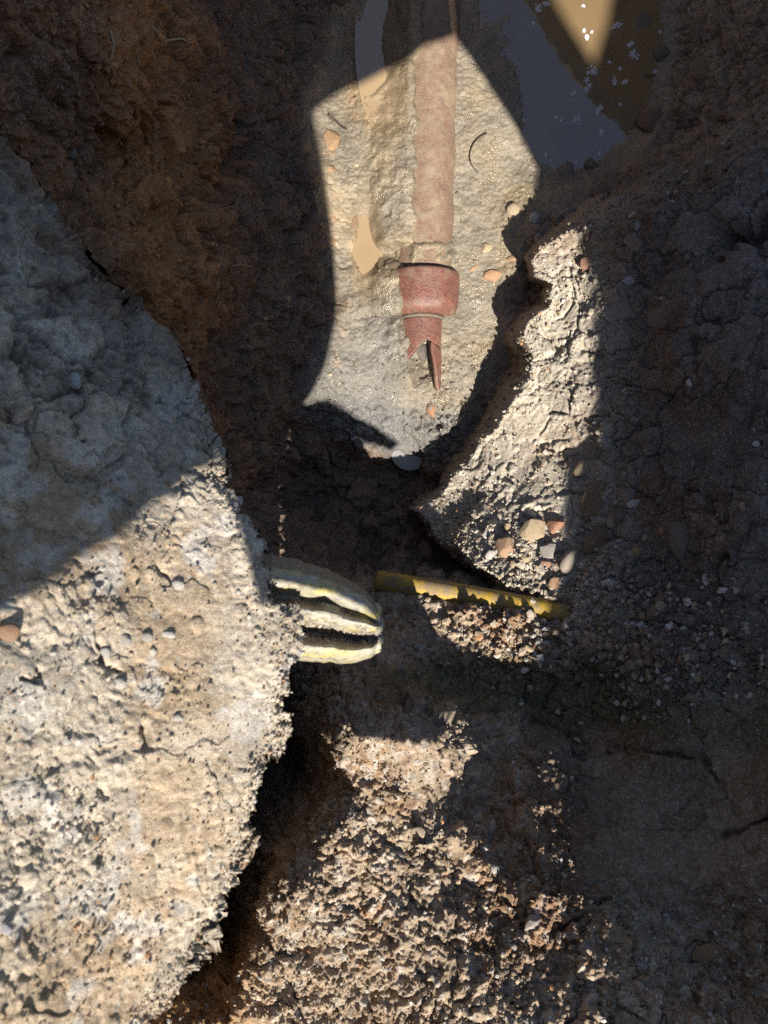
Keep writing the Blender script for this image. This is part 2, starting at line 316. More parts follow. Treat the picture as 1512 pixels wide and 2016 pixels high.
def build_relief():
    d, z = relief(UU, VV)
    base = W(UU, VV, d)
    low_d, _ = relief(UU, VV, bank=False); low = W(UU, VV, low_d)      # the soil that runs on under the bank
    def slope(b): return np.cross(np.gradient(b, axis=0), np.gradient(b, axis=1))
    top_d = np.where(z['B'] > 0, d, coarse(BANK, UU.ravel(), VV.ravel()).reshape(d.shape)); top = W(UU, VV, top_d)
    nrm = np.where(z['B'][..., None] > 0, slope(top), slope(low)); nrm /= np.linalg.norm(nrm, axis=-1, keepdims=True) + 1e-12
    nrm *= np.where(nrm[..., 2:3] < 0, -1, 1)
    # soften the direction of relief near the sharp brinks
    u = UU.ravel(); v = VV.ravel(); P = base.reshape(-1, 3).astype(np.float32)
    P2 = np.stack([u, v, 0 * u], 1)
    wob = 30 * noise3(P2, 90.) + 16 * noise3(P2 + 40, 30.)
    B = z['B'].ravel(); R = z['R'].ravel() * (1 - B); N = z['N'].ravel() * (1 - B) * (1 - R)
    fl = sstep(-25, 25, sdist(FLOOR_POLY, u, v) + wob)
    F = (1 - B) * (1 - R) * (1 - N) * fl
    Wl = np.clip(1 - B - R - N - F, 0, 1)
    shoreR = Wl * sstep(850, 1050, u); Wl = Wl - shoreR        # sloping shore of the big puddle
    n12, n05, n22, n10, n5 = [noise3(P, s) * 1.6 for s in (.12, .05, .022, .010, .005)]
    n25 = noise3(P + 3.3, .25) * 1.6
    # fibrous clay: noise stretched along the fall of the wall
    PS = P * np.array([1, .35, .30], np.float32)
    fib = noise3(PS + 2, .02) * 1.6; fib2 = noise3(PS + 5, .008) * 1.6
    c1, r1 = cells3(P, .016); c2, r2 = cells3(P + 1.7, .008); c3, r3 = cells3(P + 2.9, .034)
    peb = lambda c, r, p: np.where(r < p, np.sqrt(np.clip(.22 - c * c, 0, None)), 0)
    clod3 = np.sqrt(np.clip(.5 - c3 * c3, 0, None))
    wv = np.stack([noise3(P + 11, .03), noise3(P + 12, .03), noise3(P + 13, .03)], 1)
    wv2 = np.stack([noise3(P + 14, .011), noise3(P + 15, .011), noise3(P + 16, .011)], 1)
    cA, rA, gA = cells3(P * np.array([1, 1, .7], np.float32) + .022 * wv + .006 * wv2, .060, True); cB_, rB_, gB = cells3(P + .010 * wv + .006 * wv2 + 4.4, .025, True)
    fA = sstep(0, .20, gA) - 1; fB = sstep(0, .28, gB) - 1       # fissures between clods
    hA = rA - .5; hB = rB_ - .5
    # amplitude of each scale per zone (m)
    flatR = sstep(-.15, .35, noise3(P + 9, .10))               # smooth trowelled plates against crumbly patches
    crumb = 1 - .65 * flatR
    up_ = sstep(1050, 750, v)
    fine_ = crumb * (1 + 1.1 * up_)
    disp = B * ((.006 + .003 * up_) * n12 + .0045 * n05 + (.0022 * n22 + .0016 * n10 + .0011 * n5) * fine_ + .006 * peb(c1, r1, .10) + .0020 * peb(c2, r2, .35) * crumb)
    disp += B * ((.003 + .009 * up_) * hA + (.001 + .006 * up_) * fA * crumb + (.0018 + .005 * up_) * hB * crumb + (.0010 + .003 * up_) * fB * crumb)
    rt = sstep(1120, 1240, u)
    disp += R * (.006 * n12 + .005 * n05 + (.0022 * n22 + .0013 * n10 + .0008 * n5) * crumb + .005 * peb(c1, r1, .2) * crumb + .0028 * peb(c2, r2, .4))
    disp += R * ((.009 + .004 * rt) * hA + (.006 + .003 * rt) * fA * (crumb - .25) + (.003 + .002 * rt) * hB * (crumb - .2) + (.002 + .0015 * rt) * fB * (crumb - .25) + .006 * rt * n05)
    calm = (1 - .4 * sstep(1680, 1560, v) * sstep(940, 880, u)) * (1 - .65 * sstep(1120, 1200, u + wob) * sstep(1900, 1700, v + wob))
    disp += N * calm * (.010 * n12 + .010 * n05 + .0062 * n22 + .0046 * n10 + .0030 * n5 + .006 * peb(c1, r1, .3) + .004 * peb(c2, r2, .6) + .014 * hA + .007 * fA + .006 * hB + .004 * fB)
    low = sstep(760, 830, v)
    disp += F * (1 - .75 * z['silt'].ravel()) * (.004 * n12 + .0035 * n05 + .0020 * n22 + .0018 * n10 + .0012 * n5 + .004 * peb(c2, r2, .25) + .002 * hB + .002 * fB * sstep(-.1, .4, n12) + low * (.012 * hB + .006 * fB + .005 * n22))
    disp += Wl * (.020 * n12 + .014 * n05 + .006 * n22 + .0030 * n10 + .0018 * n5 + .004 * fib + .003 * fib2 + .026 * hA + .012 * fA * sstep(-.3, .3, n12) + .010 * hB + .006 * fB * sstep(-.2, .4, n05) + .012 * n25)
    disp += shoreR * (.010 * n12 + .008 * n05 + .004 * n22 + .0025 * n10 + .0013 * n5 + .016 * hA + .010 * fA + .007 * hB + .005 * fB)
    disp += (1 - B - F).clip(0) * .014 * n25
    for pts, w, dep in CRACKS:
        x = np.array(pts, float); lo = x.min(0) - 60; hi = x.max(0) + 60
        m = (u > lo[0]) & (u < hi[0]) & (v > lo[1]) & (v < hi[1])
        q = P2[m]; wu = .3 * wob[m] + 9 * noise3(q + 60, 16.); wv = .3 * wob[m] + 9 * noise3(q + 160, 16.)
        dd = line_dist(pts, u[m] + wu, v[m] + wv, False); ww = w * (.55 + 1.1 * sstep(-.4, .5, noise3(q + 260, 24.)))
        disp[m] -= dep * sstep(-.35, .2, noise3(q + 360, 45.)) * np.exp(-(dd / ww) ** 2)
    far = sstep(0, 1500, np.maximum(np.abs(u - 756) - 1000, np.abs(v - 1008) - 1300))
    disp *= 1 - .5 * far
    disp *= 1 - np.exp(-((z['sR'].ravel() + 10) / 28) ** 2) * (1 - sstep(.3, .75, nrm.reshape(-1, 3)[:, 2])) * .8 * (1 - B)
    pos = P + nrm.reshape(-1, 3) * disp[:, None]
    # ---------------- colour of the soil, darker on the upper bank and right slope
    def C(*c): return np.array(c, np.float32)
    def mix(a, b, f): return a * (1 - f[:, None]) + b * f[:, None]
    big = noise3(P + 20, .16) * 1.6; med = noise3(P + 30, .045) * 1.6; sm = noise3(P + 40, .014) * 1.6
    one = np.ones((len(u), 3), np.float32)
    cB = mix(one * C(.47, .41, .325), one * C(.39, .30, .205), sstep(-.1, .6, big + .5 * med))
    cB = mix(cB, one * C(.53, .50, .45), .8 * sstep(.1, .6, med + .5 * sm))
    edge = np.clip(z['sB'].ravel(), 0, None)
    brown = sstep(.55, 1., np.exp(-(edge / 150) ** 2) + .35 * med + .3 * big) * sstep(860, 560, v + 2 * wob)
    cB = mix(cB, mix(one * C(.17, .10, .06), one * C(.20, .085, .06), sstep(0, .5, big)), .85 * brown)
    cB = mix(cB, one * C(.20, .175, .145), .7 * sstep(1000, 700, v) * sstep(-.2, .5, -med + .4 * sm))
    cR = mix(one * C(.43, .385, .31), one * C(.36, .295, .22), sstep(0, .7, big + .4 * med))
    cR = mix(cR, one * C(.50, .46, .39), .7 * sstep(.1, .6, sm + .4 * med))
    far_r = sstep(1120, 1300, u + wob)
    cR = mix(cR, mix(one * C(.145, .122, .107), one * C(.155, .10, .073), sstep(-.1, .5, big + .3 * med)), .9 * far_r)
    cN = mix(one * C(.34, .265, .19), one * C(.27, .175, .105), sstep(-.2, .5, big + .5 * med))
    cN = mix(cN, one * C(.44, .39, .33), .8 * sstep(.05, .5, sm + .5 * med))
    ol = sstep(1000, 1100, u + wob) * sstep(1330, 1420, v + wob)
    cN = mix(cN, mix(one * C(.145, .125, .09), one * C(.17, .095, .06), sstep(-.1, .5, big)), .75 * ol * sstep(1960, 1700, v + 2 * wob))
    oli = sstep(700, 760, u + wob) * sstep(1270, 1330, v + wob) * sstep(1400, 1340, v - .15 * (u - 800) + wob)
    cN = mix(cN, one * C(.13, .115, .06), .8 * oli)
    ora = sstep(560, 420, u + wob) * sstep(1780, 1880, v + wob)
    cN = mix(cN, one * C(.34, .19, .075), .8 * ora)
    cF = mix(one * C(.21, .18, .132), one * C(.25, .198, .124), sstep(-.3, .4, big + .4 * med))
    cF = mix(cF, one * C(.26, .19, .11), .8 * z['silt'].ravel() * (v < 800))
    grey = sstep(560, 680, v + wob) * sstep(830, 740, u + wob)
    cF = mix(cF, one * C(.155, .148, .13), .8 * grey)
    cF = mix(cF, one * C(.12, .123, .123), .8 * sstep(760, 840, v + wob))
    cF = mix(cF, one * C(.40, .25, .13), .5 * sstep(.2, .6, med + .3 * big) * sstep(760, 700, u) )
    cW = mix(one * C(.30, .155, .078), one * C(.21, .125, .08), sstep(-.3, .5, big + .4 * med))
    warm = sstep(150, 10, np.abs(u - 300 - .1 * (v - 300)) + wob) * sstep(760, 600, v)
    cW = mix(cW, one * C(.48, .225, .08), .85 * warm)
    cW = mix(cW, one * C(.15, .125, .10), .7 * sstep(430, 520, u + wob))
    cS = mix(one * C(.27, .21, .145), one * C(.19, .145, .11), sstep(-.2, .5, big + .5 * med))
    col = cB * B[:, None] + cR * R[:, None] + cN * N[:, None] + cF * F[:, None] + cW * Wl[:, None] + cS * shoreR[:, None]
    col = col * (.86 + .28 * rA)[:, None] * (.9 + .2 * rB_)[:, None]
    wet = F * (.72 + .25 * sstep(.0, .5, med)) + shoreR * .35
    zone = np.argmax(np.stack([B, R, N, F, Wl, shoreR], 1), 1)
    zone[far > .02] = 6
    return pos.astype(np.float32), col.clip(0, 1), wet.clip(0, 1), zone, nrm.reshape(-1, 3), z['sB'], low_d, d
POS, SCOL, WET, ZONE, NRM, SB, LOW_D, BASE_D = build_relief()
print('relief', len(POS), round(time.time() - T0, 1))

def mesh_np(name, verts, faces, smooth=True):
    me = bpy.data.meshes.new(name)
    nf, k = faces.shape
    me.vertices.add(len(verts)); me.vertices.foreach_set('co', np.ascontiguousarray(verts, np.float32).ravel())
    me.loops.add(nf * k); me.loops.foreach_set('vertex_index', np.ascontiguousarray(faces, np.int32).ravel())
    me.polygons.add(nf)
    me.polygons.foreach_set('loop_start', np.arange(0, nf * k, k, dtype=np.int32))
    me.polygons.foreach_set('use_smooth', np.full(nf, smooth))
    me.update(calc_edges=True)
    return me
def put(name, me, mat=None, parent=None, label=None, cat=None, group=None, kind=None):
    o = bpy.data.objects.new(name, me); COL.objects.link(o)
    if mat is not None and me is not None: me.materials.clear(); me.materials.append(mat)
    if parent is not None: o.parent = parent
    if label: o['label'] = label
    if cat: o['category'] = cat
    if group: o['group'] = group
    if kind: o['kind'] = kind
    return o
def soil_attrs(me, col, wet):
    a = me.attributes.new('soil', 'FLOAT_COLOR', 'POINT')
    a.data.foreach_set('color', np.concatenate([col, np.ones((len(col), 1))], 1).astype(np.float32).ravel())
    a = me.attributes.new('wet', 'FLOAT', 'POINT'); a.data.foreach_set('value', wet.astype(np.float32))
idx = np.arange(NU * NV).reshape(NV, NU)
QUADS = np.stack([idx[1:, :-1].ravel(), idx[1:, 1:].ravel(), idx[:-1, 1:].ravel(), idx[:-1, :-1].ravel()], 1)
ONB = (SB.ravel() > 0)
nb = ONB[QUADS].sum(1); CLIFF = (nb > 0) & (nb < 4) & ((BASE_D.ravel()[QUADS].max(1) - BASE_D.ravel()[QUADS].min(1)) > .035)
FZ = ZONE[QUADS[:, 0]]; FZ[CLIFF] = -1
for k, (nm, lab, cat) in enumerate([('earth_bank', 'pale gravelly earth bank rising close on the left', 'bank'), ('soil_shelf', 'crumbly cracked soil shelf right of the hole', 'soil'),
        ('trench_slope', 'rough clod-strewn slope on the near side of the trench', 'slope'), ('trench_floor', 'wet muddy trench floor around the clay pipe', 'trench floor'),
        ('trench_wall', 'dark brown clay wall left of the trench floor', 'trench wall'), ('puddle_shore', 'shaded muddy shore beside the big puddle', 'shore'),
        ('ground', 'open ground around the trench', 'ground')]):
    q = QUADS[FZ == k]
    if not len(q): continue
    used = np.unique(q); inv = np.zeros(NU * NV, np.int32); inv[used] = np.arange(len(used))
    me = mesh_np(nm, POS[used], inv[q]); soil_attrs(me, SCOL[used], WET[used])
    put(nm, me, SOIL, label=lab, cat=cat, kind='structure')
print('ground', round(time.time() - T0, 1))
def bank_face():
    """undercut face of the bank below its brink, and the soil running on beneath it"""
    q = QUADS[CLIFF]; onb = ONB
    # brink edges: edges of bank quads shared with a removed quad
    bq = QUADS[(~CLIFF) & (nb == 4)]
    e1 = np.sort(np.concatenate([bq[:, [i, (i + 1) % 4]] for i in range(4)]), 1); e2 = np.sort(np.concatenate([q[:, [i, (i + 1) % 4]] for i in range(4)]), 1)
    key = lambda e: e[:, 0].astype(np.int64) * (NU * NV) + e[:, 1]
    ed = e1[np.isin(key(e1), key(e2))]
    used = np.unique(ed); inv = np.zeros(NU * NV, np.int64); inv[used] = np.arange(len(used))
    top = POS[used].astype(float); ld = LOW_D.ravel()[used] + .05
    K = 44; t = np.linspace(0, 1, K)
    i0, i1 = inv[ed[:, 0]], inv[ed[:, 1]]; sm_ = np.column_stack([top, ld]); cnt = np.bincount(np.r_[i0, i1], minlength=len(used))[:, None] + 1e-9
    for _ in range(160):                                               # the ragged brink runs out into a smoother face
        acc = np.zeros_like(sm_); np.add.at(acc, i0, sm_[i1]); np.add.at(acc, i1, sm_[i0]); sm_ = .4 * sm_ + .6 * acc / cnt
    ld = sm_[:, 3]
    dep = H - top[:, 2]; D = dep[:, None] + t[None] * np.maximum(ld - dep, .03)[:, None]
    V = np.empty((len(used), K, 3)); V[..., 2] = H - D
    mixk = np.minimum(1, t * 4)[None, :, None]; txy = top[:, None, :2] * (1 - mixk) + sm_[:, None, :2] * mixk
    V[..., :2] = txy * (D / dep[:, None])[..., None]
    V[..., 0] -= (.05 * t * (1 - t) + .02 * t)[None]                      # hollowed a little more than the line of sight
    f = V.reshape(-1, 3).astype(np.float32); fade = np.tile(np.minimum(1, t * 7), len(used))[:, None]
    for sc_, am in ((.09, .030), (.035, .014), (.013, .006)):
        f = f + fade * am * np.stack([noise3(V.reshape(-1, 3) + o_, sc_) for o_ in (3.1, 5.7, 8.3)], 1) * np.array([1, 1, .6])
    i0 = inv[ed[:, 0]]; i1 = inv[ed[:, 1]]; k = np.arange(K - 1)
    a = (i0[:, None] * K + k).ravel(); b = (i1[:, None] * K + k).ravel()
    faces = np.stack([a, b, b + 1, a + 1], 1)
    me = mesh_np('bank_face', f, faces)
    tone = noise3(f, .05)[:, None]
    soil_attrs(me, np.array([[.24, .175, .12]]) * (1 + .5 * tone), np.zeros(len(f)))
    put('bank_face', me, SOIL, label='undercut dark face of the earth bank below its brink', cat='bank', kind='structure')
    sb = SB.ravel()[QUADS]; m = (sb.max(1) > -9) & (sb.min(1) < 150) & (UU.ravel()[QUADS[:, 0]] > -400) & (VV.ravel()[QUADS[:, 0]] < 2500)
    q = QUADS[m]; used = np.unique(q); inv = np.zeros(NU * NV, np.int32); inv[used] = np.arange(len(used))
    p = W(UU.ravel()[used], VV.ravel()[used], LOW_D.ravel()[used] + .012); p[:, 2] += .012 * noise3(p, .06) + .006 * noise3(p, .02)
    me = mesh_np('crevice_floor', p, inv[q]); soil_attrs(me, np.tile(np.array([[.20, .14, .09]]), (len(p), 1)), np.zeros(len(p)))
    put('crevice_floor', me, SOIL, label='dark soil running on under the undercut bank', cat='soil', kind='structure')
bank_face()
GRID = POS.reshape(NV, NU, 3)
def at(u, v):
    """finished soil surface at a photo position"""
    i = int(np.argmin(np.abs(UA - u))); j = int(np.argmin(np.abs(VA - v)))
    return GRID[j, i].astype(float)
# ------------------------------------------------------------------ added unseen boards, cut to give the trench its sun and shade shapes
E1 = np.array([1., 0, 0]) - SUN * SUN[0]; E1 /= np.linalg.norm(E1); E2 = np.cross(SUN, E1)
def wood_material():
    m, n, l, p = nodes('shade_board_wood')
    co = n.new('ShaderNodeTexCoord').outputs['Object']
    mp = n.new('ShaderNodeMapping'); mp.inputs['Scale'].default_value = (3, 40, 3); l.new(co, mp.inputs[0])
    t = tex(n, l, 2.0, 6, .6, mp.outputs[0])
    l.new(ramp(n, l, t.outputs[0], [(.3, (.13, .10, .07)), (.7, (.24, .19, .13))]), p.inputs['Base Color'])
    p.inputs['Roughness'].default_value = .85
    return m
WOOD = wood_material()
def board(name, pts, D, label):
    bm = bmesh.new()
    lo = [bm.verts.new(tuple(a * E1 + b * E2 + D * SUN)) for a, b in pts]
    hi = [bm.verts.new(tuple(a * E1 + b * E2 + (D + .018) * SUN)) for a, b in pts]
    bm.faces.new(lo[::-1]); bm.faces.new(hi)
    for i in range(len(pts)):
        j = (i + 1) % len(pts); bm.faces.new((lo[i], lo[j], hi[j], hi[i]))
    bmesh.ops.recalc_face_normals(bm, faces=bm.faces)
    me = bpy.data.meshes.new(name); bm.to_mesh(me); bm.free()
    return put(name, me, WOOD, label=label, cat='board', group='added boards that shape the sunlight')
board('shade_board', [(-1.6,.785),(-.5,.715),(-.42,.700),(-.335,.700),(-.319,.655),(-.310,.612),(-.277,.604),(-.257,.596),(-.237,.590),(-.219,.579),(-.201,.566),(-.190,.546),(-.184,.520),(-.181,.480),(-.204,.473),(-.226,.475),(-.248,.480),(-.27,.485),(-.292,.494),(-.315,.49),(-.335,.40),(-.335,.235),(-.33,.095),(-.236,.095),(-.212,.170),(-.10,.168),(-.02,.10),(.05,.075),(.075,.095),(.03,.13),(-.04,.178),(-.11,.235),(-.166,.24),(-.105,.31),(-.052,.417),(-.047,.57),(-.06,.796),(.143,.878),(.218,.927),(.303,.945),(.303,1.5),(-1.6,1.5)],
      1.9, 'added unseen board cut to shape the sunlight, on the left')
board('shade_board', [(.305,1.5),(.305,.945),(.366,.862),(.434,.757),(.475,.68),(.452,.645),(.449,.60),(.462,.545),(.437,.43),(.41,.30),(.372,.24),(.302,.105),(.243,.05),(.15,-.005),(.075,-.03),(.02,-.07),(-.02,-.12),(-.03,-.30),(.56,-.25),(.535,.95),(.52,1.5)],
      1.9, 'added unseen board cut to shape the sunlight, on the right')
board('shade_board', [(.50,2.2),(.515,1.12),(.58,.99),(.642,.890),(.685,.97),(.725,1.08),(.80,2.2),(2.6,2.2),(2.6,-.6),(.50,-.6),(.50,.8)],
      4.4, 'added unseen board farthest back, notched to let sun onto the puddle')
# ------------------------------------------------------------------ helpers for things
def thing(name, loc, label, cat, group=None):
    o = bpy.data.objects.new(name, None); COL.objects.link(o); o.location = tuple(loc); o.empty_display_size = .02
    o['label'] = label; o['category'] = cat
    if group: o['group'] = group
    return o
def child(name, me, mat, root, label=None, parent=None):
    """mesh given in world coordinates, hung under its thing"""
    o = put(name, me, mat, label=label)
    p = parent or root
    o.parent = p
    o.matrix_parent_inverse = Matrix.Translation(-Vector(root.location))
    if parent is not None: o.matrix_parent_inverse = Matrix.Identity(4)
    return o
def grid_faces(nr, nc, wrap):
    i = np.arange(nr * nc).reshape(nr, nc)
    a = i[:-1]; b = i[1:]
    if wrap: a2, b2 = np.roll(a, -1, 1), np.roll(b, -1, 1)
    else: a, a2, b, b2 = a[:, :-1], a[:, 1:], b[:, :-1], b[:, 1:]
    return np.stack([a.ravel(), a2.ravel(), b2.ravel(), b.ravel()], 1)
def tube_mesh(name, path, radii, k=10, seed=0, rough=0.0):
    path = np.array(path, float); n = len(path); radii = np.broadcast_to(radii, (n,))
    t = np.gradient(path, axis=0); t /= np.linalg.norm(t, axis=1, keepdims=True)
    up = np.array([.3, .2, 1.]); a = np.cross(t, up); a /= np.linalg.norm(a, axis=1, keepdims=True); b = np.cross(t, a)
    th = np.linspace(0, 2 * np.pi, k, endpoint=False)
    r = np.random.default_rng(seed); rr = radii[:, None] * (1 + rough * r.normal(size=(n, k)))
    v = path[:, None] + rr[..., None] * (a[:, None] * np.cos(th)[None, :, None] + b[:, None] * np.sin(th)[None, :, None])
    f = grid_faces(n, k, True)
    me = mesh_np(name, v.reshape(-1, 3), f)
    bm = bmesh.new(); bm.from_mesh(me); bmesh.ops.holes_fill(bm, edges=[e for e in bm.edges if e.is_boundary]); bmesh.ops.recalc_face_normals(bm, faces=bm.faces); bm.to_mesh(me); bm.free()
    return me
def resample(pts, n):
    pts = np.array(pts, float); s = np.r_[0, np.cumsum(np.linalg.norm(np.diff(pts, axis=0), axis=1))]
    q = np.linspace(0, s[-1], n)
    lin = np.stack([np.interp(q, s, pts[:, i]) for i in range(pts.shape[1])], 1)
    for _ in range(2):
        lin[1:-1] = .25 * lin[:-2] + .5 * lin[1:-1] + .25 * lin[2:]
    return lin

# ------------------------------------------------------------------ materials of things
def clay_material(name, base, dark, mudk, speck=.75, mudc=(.25, .195, .13)):
    m, n, l, p = nodes(name)
    co = n.new('ShaderNodeTexCoord').outputs['Object']
    a = tex(n, l, 60, 6, .65, co); b = tex(n, l, 300, 5, .7, co); c = tex(n, l, 22, 6, .7, co)
    col = mixc(n, l, base, dark, ramp(n, l, a.outputs[0], [(.35, 0.0), (.65, 1.0)]))
    mud = ramp(n, l, c.outputs[0], [(.60 - mudk, 0.0), (.78 - mudk, 1.0)])
    spk = ramp(n, l, b.outputs[0], [(.52 - .5 * mudk, 0.0), (.62 - .5 * mudk, 1.0)])
    f = n.new('ShaderNodeMath'); f.operation = 'MAXIMUM'; l.new(mud, f.inputs[0])
    f2 = n.new('ShaderNodeMath'); f2.operation = 'MULTIPLY'; l.new(spk, f2.inputs[0]); f2.inputs[1].default_value = speck
    l.new(f2.outputs[0], f.inputs[1])
    col = mixc(n, l, col, mudc, f.outputs[0])
    l.new(col, p.inputs['Base Color'])
    r = n.new('ShaderNodeMapRange'); l.new(f.outputs[0], r.inputs[0]); r.inputs[3].default_value = .28; r.inputs[4].default_value = .55
    l.new(r.outputs[0], p.inputs['Roughness'])
    l.new(bump(n, l, b.outputs[0], .0018, .9, bump(n, l, c.outputs[0], .004, .5)), p.inputs['Normal'])
    return m
CLAY = clay_material('muddy_clay_pipe', (.19, .085, .07), (.13, .062, .058), .19, .8)
CLAY_RED = clay_material('wet_red_clay_pipe', (.19, .062, .048), (.115, .043, .04), .09, .45)
def dusty(name, base, dust, k, rough=.45):
    m, n, l, p = nodes(name)
    co = n.new('ShaderNodeTexCoord').outputs['Object']
    a = tex(n, l, 35, 8, .72, co); b = tex(n, l, 420, 5, .75, co)
    f = ramp(n, l, a.outputs[0], [(.5 - k, 0.0), (.66 - k, 1.0)])
    g = ramp(n, l, b.outputs[0], [(.50, 0.0), (.60, 1.0)])
    x = n.new('ShaderNodeMath'); x.operation = 'MULTIPLY_ADD'; l.new(g, x.inputs[0]); x.inputs[1].default_value = .35; l.new(f, x.inputs[2]); x.use_clamp = True
    var = mixc(n, l, base, tuple(c * .72 for c in base), tex(n, l, 12, 4, .6, co).outputs[0])
    l.new(mixc(n, l, var, dust, x.outputs[0]), p.inputs['Base Color'])
    r = n.new('ShaderNodeMapRange'); l.new(x.outputs[0], r.inputs[0]); r.inputs[3].default_value = rough; r.inputs[4].default_value = .9
    l.new(r.outputs[0], p.inputs['Roughness'])
    l.new(bump(n, l, b.outputs[0], .0014, .8, bump(n, l, a.outputs[0], .003, .5)), p.inputs['Normal'])
    return m
YELLOW = dusty('muddy_yellow_plastic', (.55, .355, .025), (.27, .20, .12), .06, .4)
def crushed_plastic():
    m, n, l, p = nodes('scuffed_pale_yellow_plastic')
    co = n.new('ShaderNodeTexCoord').outputs['Object']
    mp = n.new('ShaderNodeMapping'); mp.inputs['Scale'].default_value = (.35, 1, 1); mp.inputs['Rotation'].default_value = (0, 0, .3); l.new(co, mp.inputs[0])
    a = tex(n, l, 42, 8, .7, mp.outputs[0]); b = tex(n, l, 70, 8, .75, mp.outputs[0]); f = tex(n, l, 480, 5, .75, co)
    c = mixc(n, l, (.50, .44, .14), (.45, .43, .35), ramp(n, l, a.outputs[0], [(.40, 0.0), (.56, 1.0)]))
    c = mixc(n, l, c, (.34, .34, .325), ramp(n, l, b.outputs[0], [(.46, 0.0), (.60, .85)]))
    c = mixc(n, l, c, (.27, .21, .14), ramp(n, l, f.outputs[0], [(.50, 0.0), (.62, .7)]))
    dirt = n.new('ShaderNodeAttribute'); dirt.attribute_name = 'wet'
    dn = n.new('ShaderNodeMath'); dn.operation = 'MULTIPLY_ADD'; l.new(tex(n, l, 90, 6, .7, co).outputs[0], dn.inputs[0]); dn.inputs[1].default_value = 2.2; l.new(dirt.outputs['Fac'], dn.inputs[2]); ds = n.new('ShaderNodeMath'); ds.operation = 'DIVIDE'; l.new(dn.outputs[0], ds.inputs[0]); ds.inputs[1].default_value = 2.6
    c = mixc(n, l, c, (.19, .155, .115), ramp(n, l, ds.outputs[0], [(1.25 / 2.6, 0.0), (1.7 / 2.6, .95)]))
    l.new(c, p.inputs['Base Color']); p.inputs['Roughness'].default_value = .6
    l.new(bump(n, l, f.outputs[0], .0012, .8, bump(n, l, b.outputs[0], .003, .6)), p.inputs['Normal'])
    return m
YELLOW_PALE = crushed_plastic()
def water_material():
    m, n, l, p = nodes('muddy_water')
    co = n.new('ShaderNodeTexCoord').outputs['Object']
    a = tex(n, l, 9, 4, .5, co)
    l.new(ramp(n, l, a.outputs[0], [(.3, (.17, .118, .062)), (.7, (.21, .145, .075))]), p.inputs['Base Color'])
    p.inputs['Roughness'].default_value = .03; p.inputs['IOR'].default_value = 2.0
    w = tex(n, l, 26, 2, .5, co)
    l.new(bump(n, l, w.outputs[0], .0006, .25), p.inputs['Normal'])
    return m
WATER = water_material()
WATER_TAN = WATER.copy(); WATER_TAN.name = 'tan_muddy_water'
for nd in WATER_TAN.node_tree.nodes:
    if nd.type == 'VALTORGB':
        nd.color_ramp.elements[0].color = (.29, .205, .11, 1); nd.color_ramp.elements[1].color = (.33, .235, .125, 1)
def grey_water():
    m, n, l, p = nodes('cloudy_grey_water')
    p.inputs['Base Color'].default_value = (.25, .25, .25, 1); p.inputs['Roughness'].default_value = .05; p.inputs['IOR'].default_value = 1.33
    return m
WATER_GREY = grey_water()
def stone_material():
    m, n, l, p = nodes('stone')
    oi = n.new('ShaderNodeObjectInfo'); co = n.new('ShaderNodeTexCoord').outputs['Object']
    a = tex(n, l, 150, 7, .75, co); b = tex(n, l, 45, 5, .6, co)
    c = mixc(n, l, oi.outputs['Color'], ramp(n, l, a.outputs[0], [(.32, .62), (.5, 1.0), (.7, 1.35)]), 1.0, 'MULTIPLY')
    dirt = ramp(n, l, b.outputs[0], [(.46, .1), (.62, .8)])
    l.new(mixc(n, l, c, (.24, .19, .135), dirt), p.inputs['Base Color'])
    p.inputs['Roughness'].default_value = .85; p.inputs['Specular IOR Level'].default_value = .25
    l.new(bump(n, l, a.outputs[0], .0025, .8), p.inputs['Normal'])
    return m
STONE = stone_material()
def plain(name, col, rough=.8):
    m, n, l, p = nodes(name)
    co = n.new('ShaderNodeTexCoord').outputs['Object']; a = tex(n, l, 120, 5, .7, co)
    l.new(mixc(n, l, tuple(c * .6 for c in col), tuple(min(1, c * 1.3) for c in col), a.outputs[0]), p.inputs['Base Color'])
    p.inputs['Roughness'].default_value = rough
    return m
ROOT = plain('pale_root', (.42, .34, .22)); TWIG = plain('wet_dark_twig', (.05, .035, .025), .6); FOAM = plain('foam', (.55, .55, .56), .3)

# ------------------------------------------------------------------ water
def sheet(name, outline, d, mat, label):
    pts = [W(np.array(float(u)), np.array(float(v)), np.array(d)) for u, v in outline]
    me = bpy.data.meshes.new(name); me.from_pydata([tuple(p) for p in pts], [], [tuple(range(len(pts)))][::1]); me.update()
    if me.polygons[0].normal.z < 0: me.flip_normals()
    return put(name, me, mat, label=label, cat='water', kind='structure')
def ell(cu, cv, ru, rv, k=28): return [(cu + ru * math.cos(t * 2 * math.pi / k), cv + rv * math.sin(t * 2 * math.pi / k)) for t in range(k)]
sheet('puddle', [(925,-500),(1420,-500),(1420,200),(1330,320),(1200,385),(1120,395),(1060,320),(985,200),(945,60)], 1.907, WATER, 'large muddy puddle reflecting the sky at the top right')
def level(cu, cv, ru, rv, q=50, up=0.0):
    z = [at(u, v)[2] for u, v in ell(cu, cv, ru, rv, 40)]
    return H - (float(np.percentile(z, q)) + up)
sheet('puddle', ell(758, 88, 60, 175), level(758, 88, 38, 125, 35), WATER_TAN, 'small tan puddle on the mud left of the clay pipe')
sheet('puddle', ell(722, 490, 32, 95), level(722, 490, 19, 70, 35), WATER_TAN, 'long narrow tan puddle left of the pipe collar')
sheet('puddle', ell(806, 892, 36, 34), level(806, 892, 26, 26, 40), WATER_GREY, 'small cloudy grey puddle at the edge of the dark hole')

